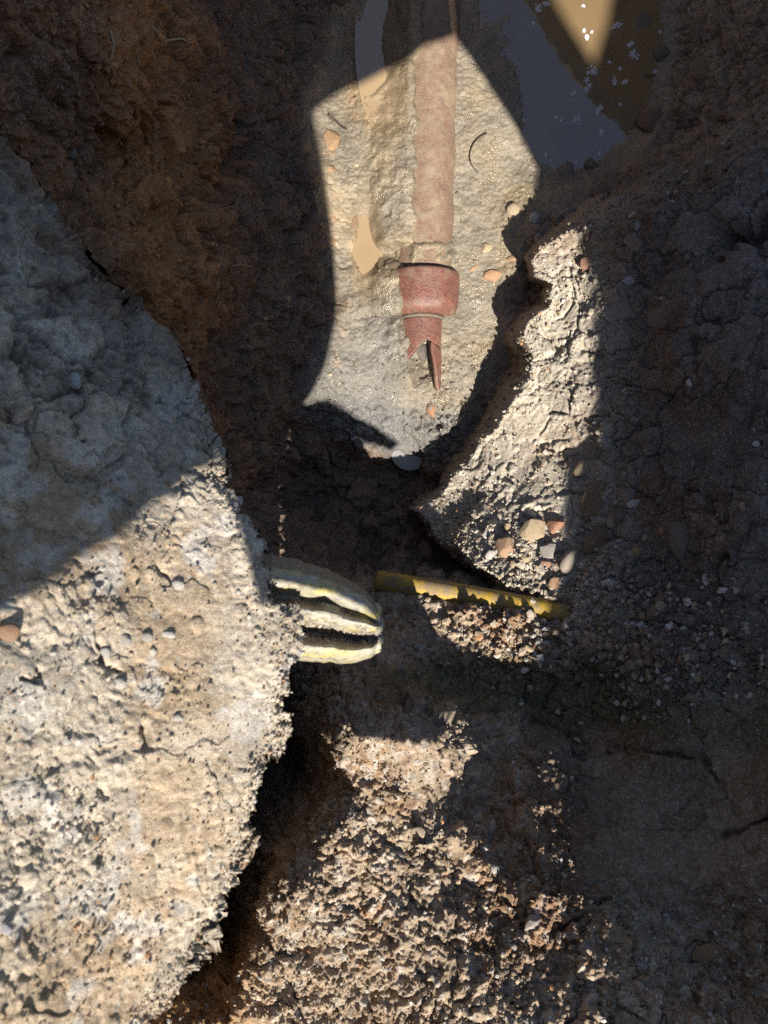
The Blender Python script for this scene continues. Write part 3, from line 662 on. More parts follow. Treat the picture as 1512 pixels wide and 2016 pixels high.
# ------------------------------------------------------------------ clay pipes
def axis_pt(v):                                            # centre line of the buried pipe run
    u = 850 - (v - 60) * .033
    c = W(np.array(u), np.array(float(v)), np.array(1.845)); c[2] = H - 1.929
    return c
def lathe_along(name, stations, k=72, th0=-math.pi, th1=math.pi, rough=0.0):
    """stations: (photo v, radius). Angle 0 points up, positive to the right."""
    th = np.linspace(th0, th1, k); V = []
    for v, r in stations:
        c = axis_pt(v); V.append(np.stack([c[0] + r * np.sin(th), np.full(k, c[1]), c[2] + r * np.cos(th)], 1))
    V = np.array(V)
    if rough:
        C_ = np.array([axis_pt(v) for v, r in stations])[:, None]; D_ = V - C_
        q = V.reshape(-1, 3); nn = .45 * noise3(q, .05) + .35 * noise3(q + 3, .018) + .22 * noise3(q + 7, .008)
        V = C_ + D_ * (1 + rough * nn.reshape(V.shape[:2])[..., None])
    f = grid_faces(len(stations), k, False)
    return mesh_np(name, V.reshape(-1, 3), f[:, ::-1])
root = thing('clay_pipe', axis_pt(300), 'long mud-coated clay drain pipe lying half buried in the trench floor', 'pipe', 'clay drain pipes')
st = [(v, .0755 + .0012 * math.sin(v * .05)) for v in np.linspace(-420, 522, 240)]
child('barrel', lathe_along('barrel', st, 120, rough=.075), CLAY, root)
st = [(519, .068), (519, .074), (523, .076), (526, .074), (526, .062)]
child('spigot_end', lathe_along('spigot_end', st), CLAY, root)
root = thing('clay_pipe', axis_pt(600), 'broken red clay pipe with wide collar, snapped off at its lower end', 'pipe', 'clay drain pipes')
st = [(525, 0.0756), (525, 0.0931), (527, 0.095), (531, 0.0954), (537, 0.0956), (543, 0.0954), (549, 0.0953), (555, 0.0951), (560, 0.095), (566, 0.0948), (572, 0.0945), (580, 0.094), (586, 0.0934), (592, 0.0921), (601, 0.0879), (607, 0.0813), (610, 0.0728), (611, 0.0624)]
col_me = lathe_along('collar', st, 140, rough=.035)
child('collar', col_me, CLAY_RED, root, label='rounded red clay collar with a sharp upper rim')
st = [(611, .058), (611.5, .0615), (614, .062), (617, .061), (617, .055)]
child('mortar_ring', lathe_along('mortar_ring', st, 90), dusty('grey_mortar', (.12, .105, .085), (.17, .14, .10), .05, .8), root, label='pale grey joint ring under the collar')
def shell(name, r, t, thv, v0, vend, n_v=26):
    """piece of pipe wall with a broken end: thv angles, vend end position for each angle"""
    th = np.array(thv); k = len(th); V = []
    for rad in (r, r - t):
        for s in np.linspace(0, 1, n_v):
            row = []
            for a, ve, vs in zip(th, vend, v0):
                v = vs + s * (ve - vs); c = axis_pt(v)
                row.append((c[0] + rad * math.sin(a), c[1], c[2] - .004 + rad * math.cos(a)))
            V.append(row)
    V = np.array(V); f1 = grid_faces(n_v, k, False); f2 = f1[:, ::-1] + n_v * k
    top = np.arange(n_v * k).reshape(n_v, k); bot = top + n_v * k
    ring_t = np.concatenate([top[0, :], top[1:, -1], top[-1, -2::-1], top[-2:0:-1, 0]]); ring_b = ring_t + n_v * k
    f3 = np.stack([ring_t, np.roll(ring_t, -1), np.roll(ring_b, -1), ring_b], 1)
    return mesh_np(name, V.reshape(-1, 3), np.concatenate([f1[:, ::-1], f2[:, ::-1], f3]))
r_ = np.random.default_rng(3)
th = np.linspace(-1.5, 1.45, 46)
uoff = 46 * np.sin(th)
vend = np.interp(uoff, [-46, -40, -28, -10, 4, 14, 30, 46], [722, 716, 703, 682, 664, 661, 668, 676]) + r_.normal(size=46) * .8
child('broken_barrel', shell('broken_barrel', .0585, .012, th, np.full(46, 617.), vend), CLAY_RED, root, label='wet red pipe wall with a jagged broken edge')
th = np.linspace(.48, 1.40, 18); uoff = 46 * np.sin(th)
v0 = np.interp(uoff, [14, 30, 46], [664, 671, 679]); vend = np.interp(uoff, [20, 30, 37, 40, 44, 46], [672, 712, 752, 762, 752, 735]) + r_.normal(size=18) * .8
vend = np.maximum(vend, v0 + 3)
child('shard', shell('shard', .0585, .012, th, v0, vend, 18), CLAY_RED, root, label='pointed red shard split from the pipe wall')

# ------------------------------------------------------------------ yellow pipes
pa = W(np.array(742.), np.array(1143.), np.array(1.664)); pb = W(np.array(1215.), np.array(1231.), np.array(1.537))
path = pa[None] + np.linspace(0, 1, 60)[:, None] * (pb - pa)[None]
path[:, 1] += .004 * np.sin(np.linspace(0, 3, 60))
put('gas_pipe', tube_mesh('gas_pipe', path, .0222, 40, 1, .004), YELLOW, label='yellow plastic gas pipe lying in the gravel below the soil shelf', cat='pipe')

def stub():
    root = thing('crushed_pipe', W(np.array(600.), np.array(1210.), np.array(.80)), 'crushed pale yellow plastic pipe stub sticking out of the left bank', 'pipe')
    ns, nt = 46, 90
    tt = np.linspace(0, 1, nt)
    top_u = np.array([(480,1075),(525,1092),(580,1100),(640,1120),(686,1143),(712,1159),(729,1174),(738,1190)], float)
    bot_u = np.array([(470,1302),(525,1302),(560,1301),(600,1302),(640,1303),(680,1305),(702,1304),(720,1300),(732,1293),(739,1282)], float)
    A = resample(top_u, ns); B_ = resample(bot_u, ns)
    A[:, 1] += 7 * noise3(np.stack([A[:, 0], A[:, 1], 0 * A[:, 0]], 1), 16.); B_[:, 1] += 6 * noise3(np.stack([B_[:, 0], B_[:, 1], 0 * A[:, 0] + 50], 1), 18.)
    A[:, 0] += 8 * noise3(np.stack([A[:, 1], A[:, 0], 0 * A[:, 0] + 90], 1), 14.) * np.linspace(0, 1, ns)
    hk = [0, .06, .13, .20, .30, .37, .41, .48, .56, .62, .66, .72, .79, .84, .92, .97, 1.0]
    hv = [-.030, -.008, .014, .020, .013, .000, .003, .020, .008, -.006, -.016, -.014, .004, .014, .006, -.008, -.030]
    h = np.interp(tt, hk, hv); h = np.convolve(np.pad(h, 2, mode='edge'), [.1, .2, .4, .2, .1], 'valid')
    V = []; rr = np.random.default_rng(4)
    for layer in (0, 1):
        for i in range(ns):
            s = i / (ns - 1)
            pinch = 1 - .85 * np.exp(-((tt - .39) / .06) ** 2) * math.exp(-((s - .62) / .10) ** 2)
            d0 = .803 + .045 * s
            u = A[i, 0] + tt * (B_[i, 0] - A[i, 0]); v = A[i, 1] + tt * (B_[i, 1] - A[i, 1])
            bulge = (6 + 4 * np.sin(tt * 19)) * np.sin(np.pi * tt) * s * s; u = u + bulge + layer * 5 * s * s
            hh = h * (.75 + .35 * math.sin(s * 3.0)) + (pinch * 0)
            hh = np.where((tt > .36) & (tt < .47), hh * 1.0 + .012 * math.exp(-((s - .60) / .07) ** 2), hh)
            hh = hh * (1 + .5 * s) - .004 * max(0, (s - .86) / .14) ** 2
            if layer: hh = np.minimum(hh - .004, -.03 + .4 * hh) - .012 * np.sin(np.pi * tt)
            hh = hh + .0075 * noise3(np.stack([u * .5, v, 0 * u + 5], 1), 34.) + .003 * noise3(np.stack([u, v, 0 * u + 55], 1), 17.) + .0016 * noise3(np.stack([u, v, 0 * u + 9], 1), 9.)
            V.append(W(u, v, d0 - hh))
    V = np.array(V)
    f1 = grid_faces(ns, nt, False); f2 = f1[:, ::-1] + ns * nt
    top = np.arange(ns * nt).reshape(ns, nt); bot = top + ns * nt
    rt = np.concatenate([top[0, :], top[1:, -1], top[-1, -2::-1], top[-2:0:-1, 0]]); rb = rt + ns * nt
    f3 = np.stack([rt, np.roll(rt, -1), np.roll(rb, -1), rb], 1)
    me = mesh_np('folded_wall', V.reshape(-1, 3), np.concatenate([f1[:, ::-1], f2[:, ::-1], f3]))
    bm = bmesh.new(); bm.from_mesh(me); bmesh.ops.recalc_face_normals(bm, faces=bm.faces); bm.to_mesh(me); bm.free()
    dirt = np.interp(tt, [0, .05, .13, .36, .42, .48, .60, .66, .76, .82, .93, 1], [1.5, 1.3, .15, .2, .8, .1, .4, 1.3, 1.2, .3, .15, .4])  # soil in the folds; shade of the upper edge deepened in the colour too
    dirt = np.broadcast_to(dirt, (ns, nt)) + .55 * np.exp(-np.arange(ns) / 7.)[:, None]
    soil_attrs(me, np.ones((2 * ns * nt, 3)), np.concatenate([dirt.ravel(), np.full(ns * nt, .8)]))
    child('folded_wall', me, YELLOW_PALE, root)
    # squeezed cut end
    e = V[ns - 1]; e2 = V[2 * ns - 1]
    path = resample(np.concatenate([(e[3:-3] * .5 + e2[3:-3] * .5)]), 60)
    child('cut_end', tube_mesh('cut_end', path, .0042, 8, 2, .12), YELLOW_PALE, root, label='rough squeezed rim of the cut end')
    return V[:ns]
STUB = stub()

# ------------------------------------------------------------------ roots and twigs
def strand(name, pts, r0, r1, mat, label, cat, lift=.004, group=None):
    P_ = np.array([at(u, v) + np.array([0, 0, lift]) for u, v in pts])
    # keep strands from diving into pits of the soil
    path = resample(P_, 26); rr = np.linspace(r0, r1, 26)
    return put(name, tube_mesh(name, path, rr, 6, 5, .08), mat, label=label, cat=cat, group=group)
g = 'roots in the clay wall'
strand('root', [(296,68),(315,82),(335,88),(355,86),(372,100),(386,118)], .0022, .0010, ROOT, 'thin pale root hanging across the brown clay wall', 'root', .012, g)
strand('root', [(214,70),(220,95),(217,120),(212,142)], .0015, .0008, ROOT, 'short frayed root at the upper left of the clay wall', 'root', .010, g)
strand('root', [(418,414),(430,419),(448,417)], .0013, .0006, ROOT, 'tiny pale rootlet on the dark soil halfway down the wall', 'root', .010, g)
strand('root', [(443,530),(458,525),(470,529),(487,531)], .0013, .0006, ROOT, 'fine curved rootlet low on the dark clay wall', 'root', .010, g)
strand('root', [(268,95),(282,140),(290,190),(280,230)], .0012, .0006, ROOT, 'hair-thin root running down the brown clay hollow', 'root', .010, g)
strand('twig', [(646,229),(660,238),(672,248),(683,256)], .0036, .0020, TWIG, 'dark wet forked twig on the pale mud', 'twig', .006)
strand('twig', [(958,266),(944,269),(933,283),(924,305),(925,325),(940,343)], .0018, .0012, TWIG, 'thin bent dark stem on the mud right of the clay pipe', 'twig', .006)
strand('twig', [(1244,156),(1262,154),(1290,153)], .0018, .0012, TWIG, 'thin straight dark stick at the edge of the big puddle', 'twig', .010)
# ------------------------------------------------------------------ stones
ICO = {}
def ico(sub):
    if sub not in ICO:
        bm = bmesh.new(); bmesh.ops.create_icosphere(bm, subdivisions=sub, radius=1.0)
        ICO[sub] = (np.array([v.co[:] for v in bm.verts]), np.array([[v.index for v in f.verts] for f in bm.faces])); bm.free()
    return ICO[sub]
def rock_mesh(name, seed, angular):
    v, f = ico(3 if angular < .5 else 2); r = np.random.default_rng(seed); v = v.copy()
    off = r.uniform(0, 50, 3)
    v = v * (1 + .22 * noise3(v + off, 1.1) + .10 * noise3(v + off + 9, .45) + .05 * noise3(v + off, .2))[:, None]
    for _ in range(int(4 + 9 * angular)):
        n = r.normal(size=3); n /= np.linalg.norm(n); c = r.uniform(.55, .85) if angular > .3 else r.uniform(.75, .95)
        s = v @ n; m = s > c
        v[m] -= ((s[m] - c) * (.95 if angular > .3 else .6))[:, None] * n
    v /= np.abs(v).max(0)
    return mesh_np(name, v, f, smooth=angular < .5)
TAN, ORANGE, RUST, WHITE, GREY, BROWN, PINK, OCHRE, DARK, BLUE = (.48,.36,.21), (.45,.235,.10), (.30,.12,.065), (.66,.63,.58), (.33,.315,.29), (.24,.155,.09), (.52,.38,.29), (.45,.30,.11), (.15,.125,.105), (.55,.57,.62)
# photo position, size in photo pixels, turn (deg), angularity, colour, name, label
STONES = [
 (1048,1050,56,62,10,.8,(.56,.42,.23),'big tan faceted stone in the sunlit soil shelf'),
 (997,1080,52,46,30,.7,(.50,.29,.15),'orange-brown stone left of the big tan stone'),
 (1096,1034,40,34,-20,.8,(.42,.17,.09),'red brick-like stone in a hollow right of the big tan stone'),
 (838,1084,36,38,20,.5,(.48,.29,.14),'orange stone at the left tip of the sunlit shelf'),
 (898,1090,24,20,0,.1,PINK,'smooth pale pink pebble on the lower rim of the shelf'),
 (960,1051,22,31,15,.3,WHITE,'upright white pebble above the orange-brown stone'),
 (966,1093,26,22,-10,.4,WHITE,'white pebble below left of the orange-brown stone'),
 (1122,1106,38,54,25,.15,(.46,.39,.30),'egg-shaped grey-tan stone at the right edge of the sunlight'),
 (1082,1087,48,36,-25,.8,GREY,'flat grey slab-like stone below the red stone'),
 (1113,1141,25,13,5,.3,WHITE,'white pebble under the egg-shaped stone'),
 (1092,1149,26,27,0,.7,ORANGE,'orange stone below the grey slab, above the yellow pipe'),
 (1094,1163,28,11,25,.5,WHITE,'flat white chip just above the yellow gas pipe'),
 (1074,1110,24,20,0,.7,(.42,.20,.11),'reddish stone between the grey slab and the orange stone'),
 (1034,1100,24,21,30,.5,TAN,'tan pebble under the big tan stone'),
 (1012,1110,20,18,0,.5,(.42,.31,.19),'small tan stone lowest in the sunlit shelf gravel'),
 (999,1040,20,24,0,.6,(.45,.31,.18),'small tan stone touching the upper left of the big tan stone'),
 (1166,985,66,92,20,.6,(.27,.175,.085),'tall brown rock half in sun, half in shade'),
 (1145,924,34,40,0,.4,TAN,'tan stone in the shelf above the tall brown rock'),
 (1178,1068,52,62,25,.6,(.26,.13,.065),'rust-brown rock in the shade below the tall brown rock'),
 (1222,1016,31,38,0,.1,DARK,'dark grey rounded stone right of the tall brown rock'),
 (1233,1048,26,27,0,.1,(.33,.28,.17),'olive-tan pebble below the dark grey rounded stone'),
 (1252,1087,25,25,0,.15,(.42,.27,.10),'ochre round pebble right of the rust-brown rock'),
 (1207,1121,26,19,10,.1,(.40,.34,.24),'oval tan pebble in the shade above two white ones'),
 (1188,1135,22,12,20,.2,(.38,.32,.24),'small flat tan pebble left of the white pebble cluster'),
 (1203,1151,20,20,0,.3,WHITE,'bright white pebble in the shaded gravel beside the egg-shaped stone'),
 (1219,1157,17,10,10,.3,(.50,.48,.45),'small grey-white pebble touching the bright white one'),
 (1243,1155,9,9,0,.1,WHITE,'tiny round white pebble right of the white pebble cluster'),
 (1181,1102,12,11,0,.1,(.52,.48,.42),'tiny pale pebble under the rust-brown rock'),
 (1390,1141,16,24,0,.5,WHITE,'lone white angular pebble on the far right slope'),
 (1303,1178,28,24,-20,.8,RUST,'rust-red stone, upper one of three together'),
 (1286,1206,35,38,15,.8,(.29,.13,.07),'rust-red stone, largest of three together'),
 (1260,1201,20,20,0,.8,(.25,.12,.07),'rust-red stone, leftmost of three together'),
 (1232,1230,14,13,0,.1,WHITE,'white pebble, left of a touching pair'),
 (1245,1229,12,14,15,.1,BLUE,'bluish white pebble, right of a touching pair'),
 (1305,1250,13,15,10,.5,(.52,.48,.43),'pale blocky pebble in the shaded gravel'),
 (1298,1277,11,19,10,.3,(.50,.46,.40),'upright pale pebble in the shaded gravel'),
 (1306,1335,37,19,-27,.9,(.34,.31,.28),'long grey rectangular stone lying slanted in shaded gravel'),
 (1374,1261,12,18,0,.5,WHITE,'white pebble, lower of two on the right of the gravel'),
 (1401,1249,13,13,0,.2,WHITE,'round white pebble, upper of two on the right of the gravel'),
 (1362,1275,9,18,20,.3,(.48,.44,.39),'narrow pale pebble beside the lower white pebble'),
 (1424,1286,24,36,20,.3,BROWN,'brown egg-shaped stone at the right end of the gravel'),
 (1289,1303,8,8,0,.1,WHITE,'tiny white pebble above the long grey stone'),
 (1472,1244,13,10,0,.2,(.48,.45,.42),'pale pebble near the right edge beyond the gravel'),
 (1231,1283,15,12,-20,.2,(.38,.31,.18),'small ochre-grey pebble in gravel right of the sun patch'),
 (1248,990,36,17,-20,.4,WHITE,'knobbly elongated white stone right of the tall brown rock'),
 (1212,990,10,12,0,.1,WHITE,'small white pebble beside the knobbly white stone'),
 (1299,985,20,18,0,.2,(.19,.13,.09),'dark brown round stone set in the shaded slope'),
 (1238,552,24,22,0,.7,(.50,.50,.50),'white angular chip in the dark soil above the sunlit shelf'),
 (1255,443,14,24,10,.3,(.36,.36,.34),'grey upright pebble in dark soil near the puddle shore'),
 (1191,669,9,11,0,.1,(.52,.49,.45),'tiny pale pebble just right of the sunlit shelf'),
 (1172,833,13,10,0,.2,(.50,.46,.40),'small pale pebble in shade by the shelf cracks'),
 (1254,826,9,8,0,.2,(.50,.46,.40),'tiny pale pebble on the cracked shaded plate'),
 (1345,712,8,5,0,.1,WHITE,'tiny white speck of a pebble alone on the dark slope'),
 (1489,874,17,13,30,.6,WHITE,'white chip near the right edge of the slope'),
 (1315,626,96,54,-14,.4,(.24,.145,.095),'wide flat reddish-brown stone bedded in the dark slope'),
 (1152,520,24,30,0,.6,(.25,.10,.06),'dark red stone at the top of the shade line'),
 (1345,1060,70,80,0,.4,(.185,.145,.10),'large flat olive-brown stone bedded in the right slope'),
 (850,808,23,33,0,.8,(.50,.22,.08),'bright orange stone by the grey mud below the broken pipe'),
 (957,489,27,22,0,.5,(.50,.39,.20),'pale yellow stone on the wet mud right of the clay pipe'),
 (972,544,46,28,0,.6,(.48,.25,.10),'orange stone on the wet mud right of the pipe collar'),
 (1011,411,29,29,0,.1,(.46,.35,.20),'round tan stone bedded in the mud near the shelf corner'),
 (935,526,24,9,-40,.6,(.50,.27,.13),'thin orange sliver beside the pipe collar'),
 (1012,509,30,14,0,.5,(.48,.28,.14),'orange stone half hidden in the shadow of the shelf'),
 (1053,428,22,26,20,.4,WHITE,'white stone at the sunlit corner above the shelf'),
 (1059,468,17,26,10,.6,(.48,.38,.26),'sunlit tan stone standing out of the dark shelf corner'),
 (648,276,42,62,10,.6,(.50,.28,.11),'orange clay stone pressed in the mud below the forked twig'),
 (648,331,30,16,10,.6,(.50,.27,.12),'orange stone chip under the orange clay stone'),
 (697,436,14,42,0,.6,(.36,.19,.10),'narrow rust-coloured stone left of the long puddle'),
 (1111,337,40,47,0,.5,(.26,.21,.14),'grey-brown stone standing in the lower end of the puddle'),
 (1268,48,48,56,20,.7,(.17,.14,.09),'dark pointed rock in the puddle near the top edge'),
 (1306,108,40,40,0,.5,(.14,.12,.085),'dark flat rock awash in the puddle under the pointed rock'),
 (1216,226,46,36,-30,.4,(.21,.16,.10),'brown stone with a pale rim at the puddle edge'),
 (1283,238,58,56,0,.4,(.23,.13,.085),'reddish-brown rock on the shore of the puddle'),
 (1392,135,74,62,-15,.6,(.26,.165,.07),'ochre flat rock on the shaded shore at the upper right'),
 (1166,326,34,28,20,.6,(.17,.125,.08),'dark angular rock at the lower tip of the puddle'),
 (1384,60,52,60,0,.4,(.20,.13,.08),'brown rock above the ochre flat rock on the shore'),
 (1192,378,34,26,0,.5,(.22,.13,.09),'reddish stone on the slope below the puddle'),
 (146,750,30,34,0,.1,BLUE,'smooth bluish white pebble in the shaded part of the left bank'),
 (75,733,17,10,10,.2,WHITE,'small white pebble left of the smooth bluish one'),
 (162,716,40,17,10,.2,(.36,.33,.30),'flat grey pebble above the smooth bluish one'),
 (358,806,19,18,0,.2,(.46,.46,.47),'pale grey pebble in shade near the brink of the bank'),
 (348,1153,30,24,0,.1,WHITE,'round white pebble in the sunlit bank near the middle'),
 (328,1250,36,15,5,.3,WHITE,'flat white pebble jutting from the sunlit bank'),
 (14,1246,48,42,0,.3,(.46,.24,.12),'orange stone at the left edge of the picture'),
 (507,1076,34,40,20,.7,WHITE,'white lumpy stone on the brink beside the crushed pipe'),
 (431,892,26,30,15,.6,WHITE,'white chip on the brink where the sunlight begins'),
 (236,1346,26,24,0,.3,WHITE,'white pebble in the bank below a dark pit'),
 (206,1285,22,22,0,.3,(.56,.54,.50),'whitish pebble right of a vertical dark crack in the bank'),
 (246,1262,24,28,0,.4,(.50,.48,.44),'greyish pebble above the whitish one in the bank'),
 (288,1255,26,22,0,.3,(.52,.49,.44),'grey-white pebble left of the flat jutting pebble'),
 (101,1287,20,16,0,.4,WHITE,'small white chip in the bank right of the orange stone'),
 (186,1160,24,13,5,.3,WHITE,'small white pebble under an oval pit in the bank'),
 (300,1283,18,18,0,.4,WHITE,'white pebble under the flat jutting pebble'),
 (350,1414,22,20,0,.4,(.52,.50,.46),'pale pebble in the bank left of the lower brink'),
 (128,1460,26,16,0,.3,WHITE,'pale oval pebble in the lower part of the sunlit bank'),
 (10,1830,36,28,0,.4,BLUE,'bluish white stone at the lower left picture edge'),
 (152,1600,18,34,10,.6,WHITE,'narrow white chip low in the sunlit bank'),
 (140,300,26,24,0,.6,(.30,.28,.25),'grey stone in the dark upper left soil'),
 (822,1500,21,14,-15,.3,WHITE,'white pebble in the shaded notch of the near slope'),
 (831,1516,12,11,0,.2,(.50,.48,.45),'small grey-white pebble under the white one in the notch'),
 (953,1472,17,15,0,.4,(.60,.54,.38),'lone sunlit cream pebble on the dark part of the near slope'),
 (940,1652,15,15,0,.1,(.54,.51,.47),'round pale pebble in shade on the near slope'),
 (973,1711,22,22,0,.1,(.50,.47,.43),'larger round pale pebble in shade on the near slope'),
 (987,1684,10,9,0,.1,(.46,.43,.40),'tiny pale pebble above the larger round one'),
 (824,1640,32,26,0,.4,(.48,.37,.24),'tan stone in the sunlit rough near slope'),
 (671,1836,24,20,0,.4,(.50,.46,.40),'pale grey stone low in the near slope'),
 (1011,1866,17,17,0,.2,(.48,.43,.37),'round grey pebble near the bottom of the slope'),
 (601,1357,14,25,-20,.2,(.42,.40,.36),'pale upright pebble in the dark gap beside the bank'),
 (560,1310,20,18,0,.5,(.34,.31,.28),'grey stone hanging under the bank brink by the pipe'),
 (1302,1971,30,27,0,.5,(.36,.26,.16),'tan stone in shade near the bottom right'),
 (1395,1880,70,44,0,.6,(.30,.17,.06),'broad ochre stone bedded low in the right slope'),
 (1250,1800,14,11,0,.4,(.40,.36,.30),'small grey stone in shade at the lower right'),
 (1310,1803,12,12,0,.2,(.36,.37,.37),'small blue-grey pebble at the lower right'),
 (1360,1702,12,14,0,.6,(.38,.20,.12),'small reddish chip on the smooth shaded slope'),
 (1140,1505,22,18,0,.4,(.20,.15,.09),'dark brown stone on the rounded shaded slope'),
 (1050,1818,44,36,-20,.7,(.42,.36,.33),'pinkish grey stone catching the sun on the near slope'),
 (829,694,30,40,0,.5,(.10,.10,.10),'dark grey wet lump filling the mouth of the broken pipe'),
 (695,862,10,10,0,.5,WHITE,'tiny white chip glinting at the rim of the dark hole'),
 (884,1150,40,12,12,.7,(.46,.42,.36),'pale crust of gravel just above the yellow gas pipe'),
]
for i, (u, v, w, h, rot, ang, colr, lab) in enumerate(STONES):
    q = np.mean([at(u, v), at(u - w * .3, v), at(u + w * .3, v), at(u, v - h * .3), at(u, v + h * .3)], 0)
    d = H - q[2]; k = d / FPX / 2
    cen = W(np.array(float(u)), np.array(float(v)), np.array(d))
    o = put('pebble' if max(w, h) < 26 else ('rock' if max(w, h) > 58 else 'stone'), rock_mesh('stone', 100 + i, ang), STONE, label=lab, cat='stone' if max(w, h) >= 26 else 'pebble')
    sz = min(w, h) * k * (.75 if max(w, h) < 60 else .45)
    o.scale = (w * k, h * k, sz); o.rotation_euler = (random.uniform(-.15, .15), random.uniform(-.15, .15), math.radians(-rot))
    o.location = tuple(cen + np.array([0, 0, sz * (.12 if u > 830 and v > 900 else -.2)])); g_ = sum(colr) / 3; o.color = (*[g_ + (c - g_) * .8 for c in colr], 1)

# ------------------------------------------------------------------ gravel, crumbs and foam nobody could count
gi_v, gi_f = ico(1)
def scatter(name, n, weight, size, label, colf, lift=.25, seed=0):
    r = np.random.default_rng(seed)
    inside = (UU.ravel() > -60) & (UU.ravel() < 1570) & (VV.ravel() > -60) & (VV.ravel() < 2080)
    w = weight * inside; cand = np.flatnonzero(w > 1e-4)
    pick = r.choice(cand, n, p=w[cand] / w[cand].sum())
    s = size[0] * (size[1] / size[0]) ** (r.random(n) ** 2.2)
    depth = (H - POS[pick, 2])
    sh = r.uniform(.6, 1.25, (n, 1, 3)) * s[:, None, None]
    v = gi_v[None] * (1 + .28 * r.normal(size=(n, len(gi_v), 1)).clip(-1.2, 1.2))
    a = r.uniform(0, 6.283, n); ca, sa = np.cos(a)[:, None], np.sin(a)[:, None]
    v = v * sh
    v = np.stack([v[..., 0] * ca - v[..., 1] * sa, v[..., 0] * sa + v[..., 1] * ca, v[..., 2]], -1)
    jit = r.normal(size=(n, 3)) * .0012
    v = v + (POS[pick] + NRM[pick] * (s * lift)[:, None] + jit)[:, None]
    f = gi_f[None] + (np.arange(n) * len(gi_v))[:, None, None]
    me = mesh_np(name, v.reshape(-1, 3), f.reshape(-1, 3), smooth=False)
    c = colf(pick, r); soil_attrs(me, np.repeat(c, len(gi_v), 0), np.repeat(WET[pick] * .6, len(gi_v)))
    return put(name, me, SOIL, label=label, cat='gravel', kind='stuff')
def crumb_col(pick, r):
    c = SCOL[pick] * r.uniform(.75, 1.25, (len(pick), 1))
    m = r.random(len(pick)); t = np.array([(.52,.49,.44), (.36,.20,.11), (.42,.33,.22)])
    for q, lo, hi in ((0, 0, .07), (1, .07, .10), (2, .10, .22)):
        k = (m >= lo) & (m < hi); c[k] = t[q] * r.uniform(.8, 1.15, (k.sum(), 1))
    return c.clip(0, .8)
uf, vf = UU.ravel(), VV.ravel()
_, zz = relief(UU, VV); sBf, sRf = zz['sB'].ravel(), zz['sR'].ravel()
zB, zR, zN = (ZONE == 0), (ZONE == 1), (ZONE == 2)
P2f = np.stack([uf, vf, 0 * uf], 1); patch = sstep(-.1, .4, noise3(P2f + 77, 140.))
inv_d2 = 1.0
wB = zB * (.25 + patch) * .55 + zB * 3.0 * np.exp(-(np.clip(sBf, 0, None) / 26) ** 2) * (vf > 700)
scatter('bank_crumbs', 7000, wB, (.0005, .0024), 'loose sandy crumbs and grit on the left bank', crumb_col, seed=1)
wR = zR * (.25 + .8 * patch) * (uf < 1240) + zR * 2.0 * sstep(980, 1080, vf) * (uf < 1150) + zR * 1.2 * np.exp(-(np.clip(sRf, 0, None) / 30) ** 2)
scatter('shelf_gravel', 6500, wR, (.0010, .0055), 'loose gravel and crumbs on the soil shelf', crumb_col, seed=2)
pg = np.exp(-(((uf - 1290) / 150) ** 2 + ((vf - 1275) / 85) ** 2)) * 3 + np.exp(-(((uf - 1205) / 60) ** 2 + ((vf - 1140) / 60) ** 2)) * 1.5 + np.exp(-(((uf - 1010) / 140) ** 2 + ((vf - 1255) / 60) ** 2)) * 1.6
scatter('loose_gravel', 4200, pg + .04 * (zR & (uf > 1150)), (.0016, .0095), 'grey and brown gravel spread below the shelf', crumb_col, .35, seed=3)
wN = zN * (.5 + patch) * ((uf < 1130) | (vf > 1750)) * (vf > 1380)
scatter('slope_crumbs', 12000, wN, (.0008, .0045), 'crumbly soil grains on the near slope', crumb_col, seed=4)
wW = ((ZONE == 4) | (ZONE == 5)) * (.3 + patch)
scatter('wall_crumbs', 3500, wW, (.0012, .0065), 'soil crumbs on the shaded trench wall and shore', lambda p, r: (SCOL[p] * r.uniform(.7, 1.5, (len(p), 1))).clip(0, .6), seed=5)
wF = (ZONE == 3) * (.15 + patch) * ((vf > 700) * 1.5 + .4)
scatter('mud_grit', 2500, wF, (.0008, .0045), 'wet grit and lumps on the trench floor', crumb_col, seed=6)
r_ = np.random.default_rng(21); dv = []; m_ = 1500
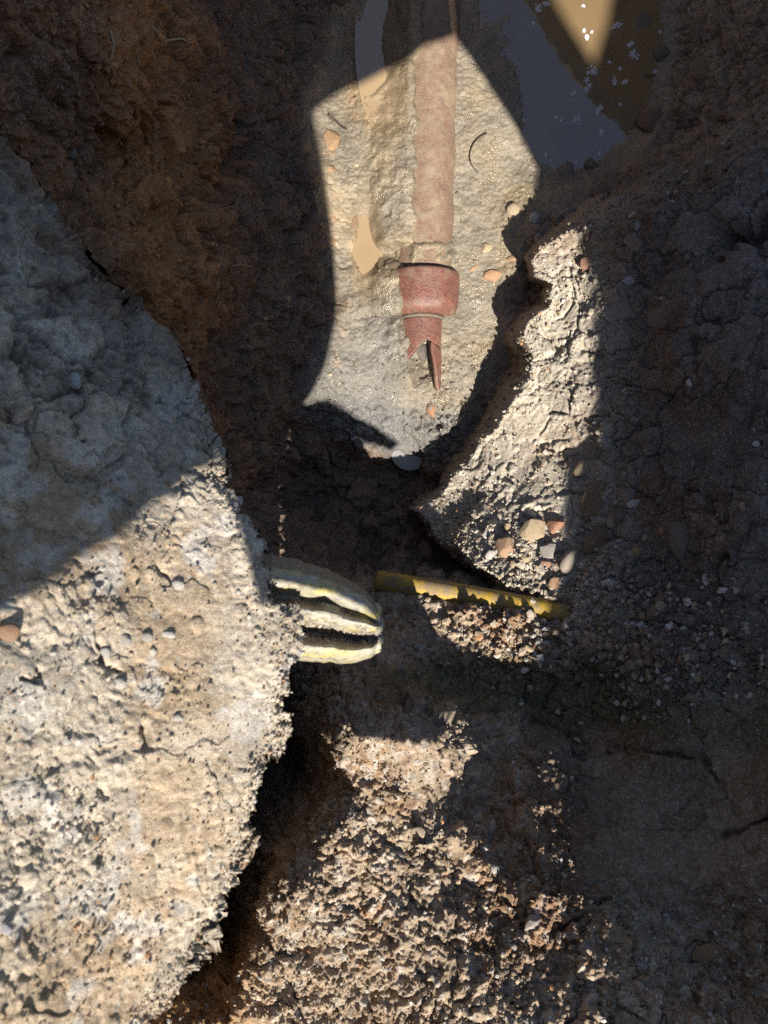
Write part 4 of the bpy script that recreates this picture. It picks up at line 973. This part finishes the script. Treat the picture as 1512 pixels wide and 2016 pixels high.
for _ in range(m_):
    i = min(45, int(46 * r_.random() ** 1.5)); t_ = float(np.clip(r_.normal(.67, .045) if r_.random() < .85 else r_.random(), 0, .99)); i = i if .5 < t_ < .8 else min(i, 9)
    c = STUB[i, int(t_ * 90)]; s_ = r_.uniform(.0007, .0026)
    dv.append(gi_v * (1 + .25 * r_.normal(size=(len(gi_v), 1))) * s_ + c + np.array([0, 0, s_ * .3]))
me = mesh_np('pipe_dirt', np.concatenate(dv), (gi_f[None] + (np.arange(m_) * len(gi_v))[:, None, None]).reshape(-1, 3), smooth=False)
soil_attrs(me, np.repeat(np.array([[.40,.35,.29]]) * r_.uniform(.7, 1.2, (m_, 1)), len(gi_v), 0), np.zeros(m_ * len(gi_v)))
put('pipe_dirt', me, SOIL, label='crumbs of earth caught in the folds of the crushed pipe', cat='dirt', kind='stuff')
SOAP = [(1215,50,20),(1240,88,14),(1248,110,20),(1200,122,8),(1155,74,12),(1148,12,8),(1166,140,22),(1155,158,16),(1158,173,22),(1130,184,14),(1210,160,14),(1230,161,12),(1180,214,18),(1176,225,10),(1137,238,16),(1095,230,8),(1030,236,6),(1105,238,5),(1075,305,8),(1180,302,10),(1185,262,14),(1246,104,12),(1060,15,16),(1075,8,14),(1220,135,9),(1150,60,10),(1165,62,6),(1050,46,9),(1060,20,10),(1290,300-160,8),(1300,62,7),(1222,205,8),(1120,335,12),(1135,320,8)]
fv, ff = [], []; r_ = np.random.default_rng(9); base = 0
for u, v, s in SOAP:
    ax, el = r_.uniform(0, 3.14), r_.uniform(.35, 1)
    for _ in range(int(8 + s * 2.6)):
        a, q = r_.uniform(0, 6.283), s * .55 * r_.random() ** .8
        c = W(np.array(u + q * (math.cos(a) * math.cos(ax) - el * math.sin(a) * math.sin(ax))), np.array(v + q * (math.cos(a) * math.sin(ax) + el * math.sin(a) * math.cos(ax))), np.array(1.907)); rad = .0007 + .0030 * r_.random() ** 2.5
        fv.append(gi_v * np.array([rad, rad, rad * .55]) + c); ff.append(gi_f + base); base += len(gi_v)
put('foam', mesh_np('foam', np.concatenate(fv), np.concatenate(ff)), FOAM, label='pale foam bubbles floating on the big puddle', cat='foam', kind='stuff')
print('done', round(time.time() - T0, 1))
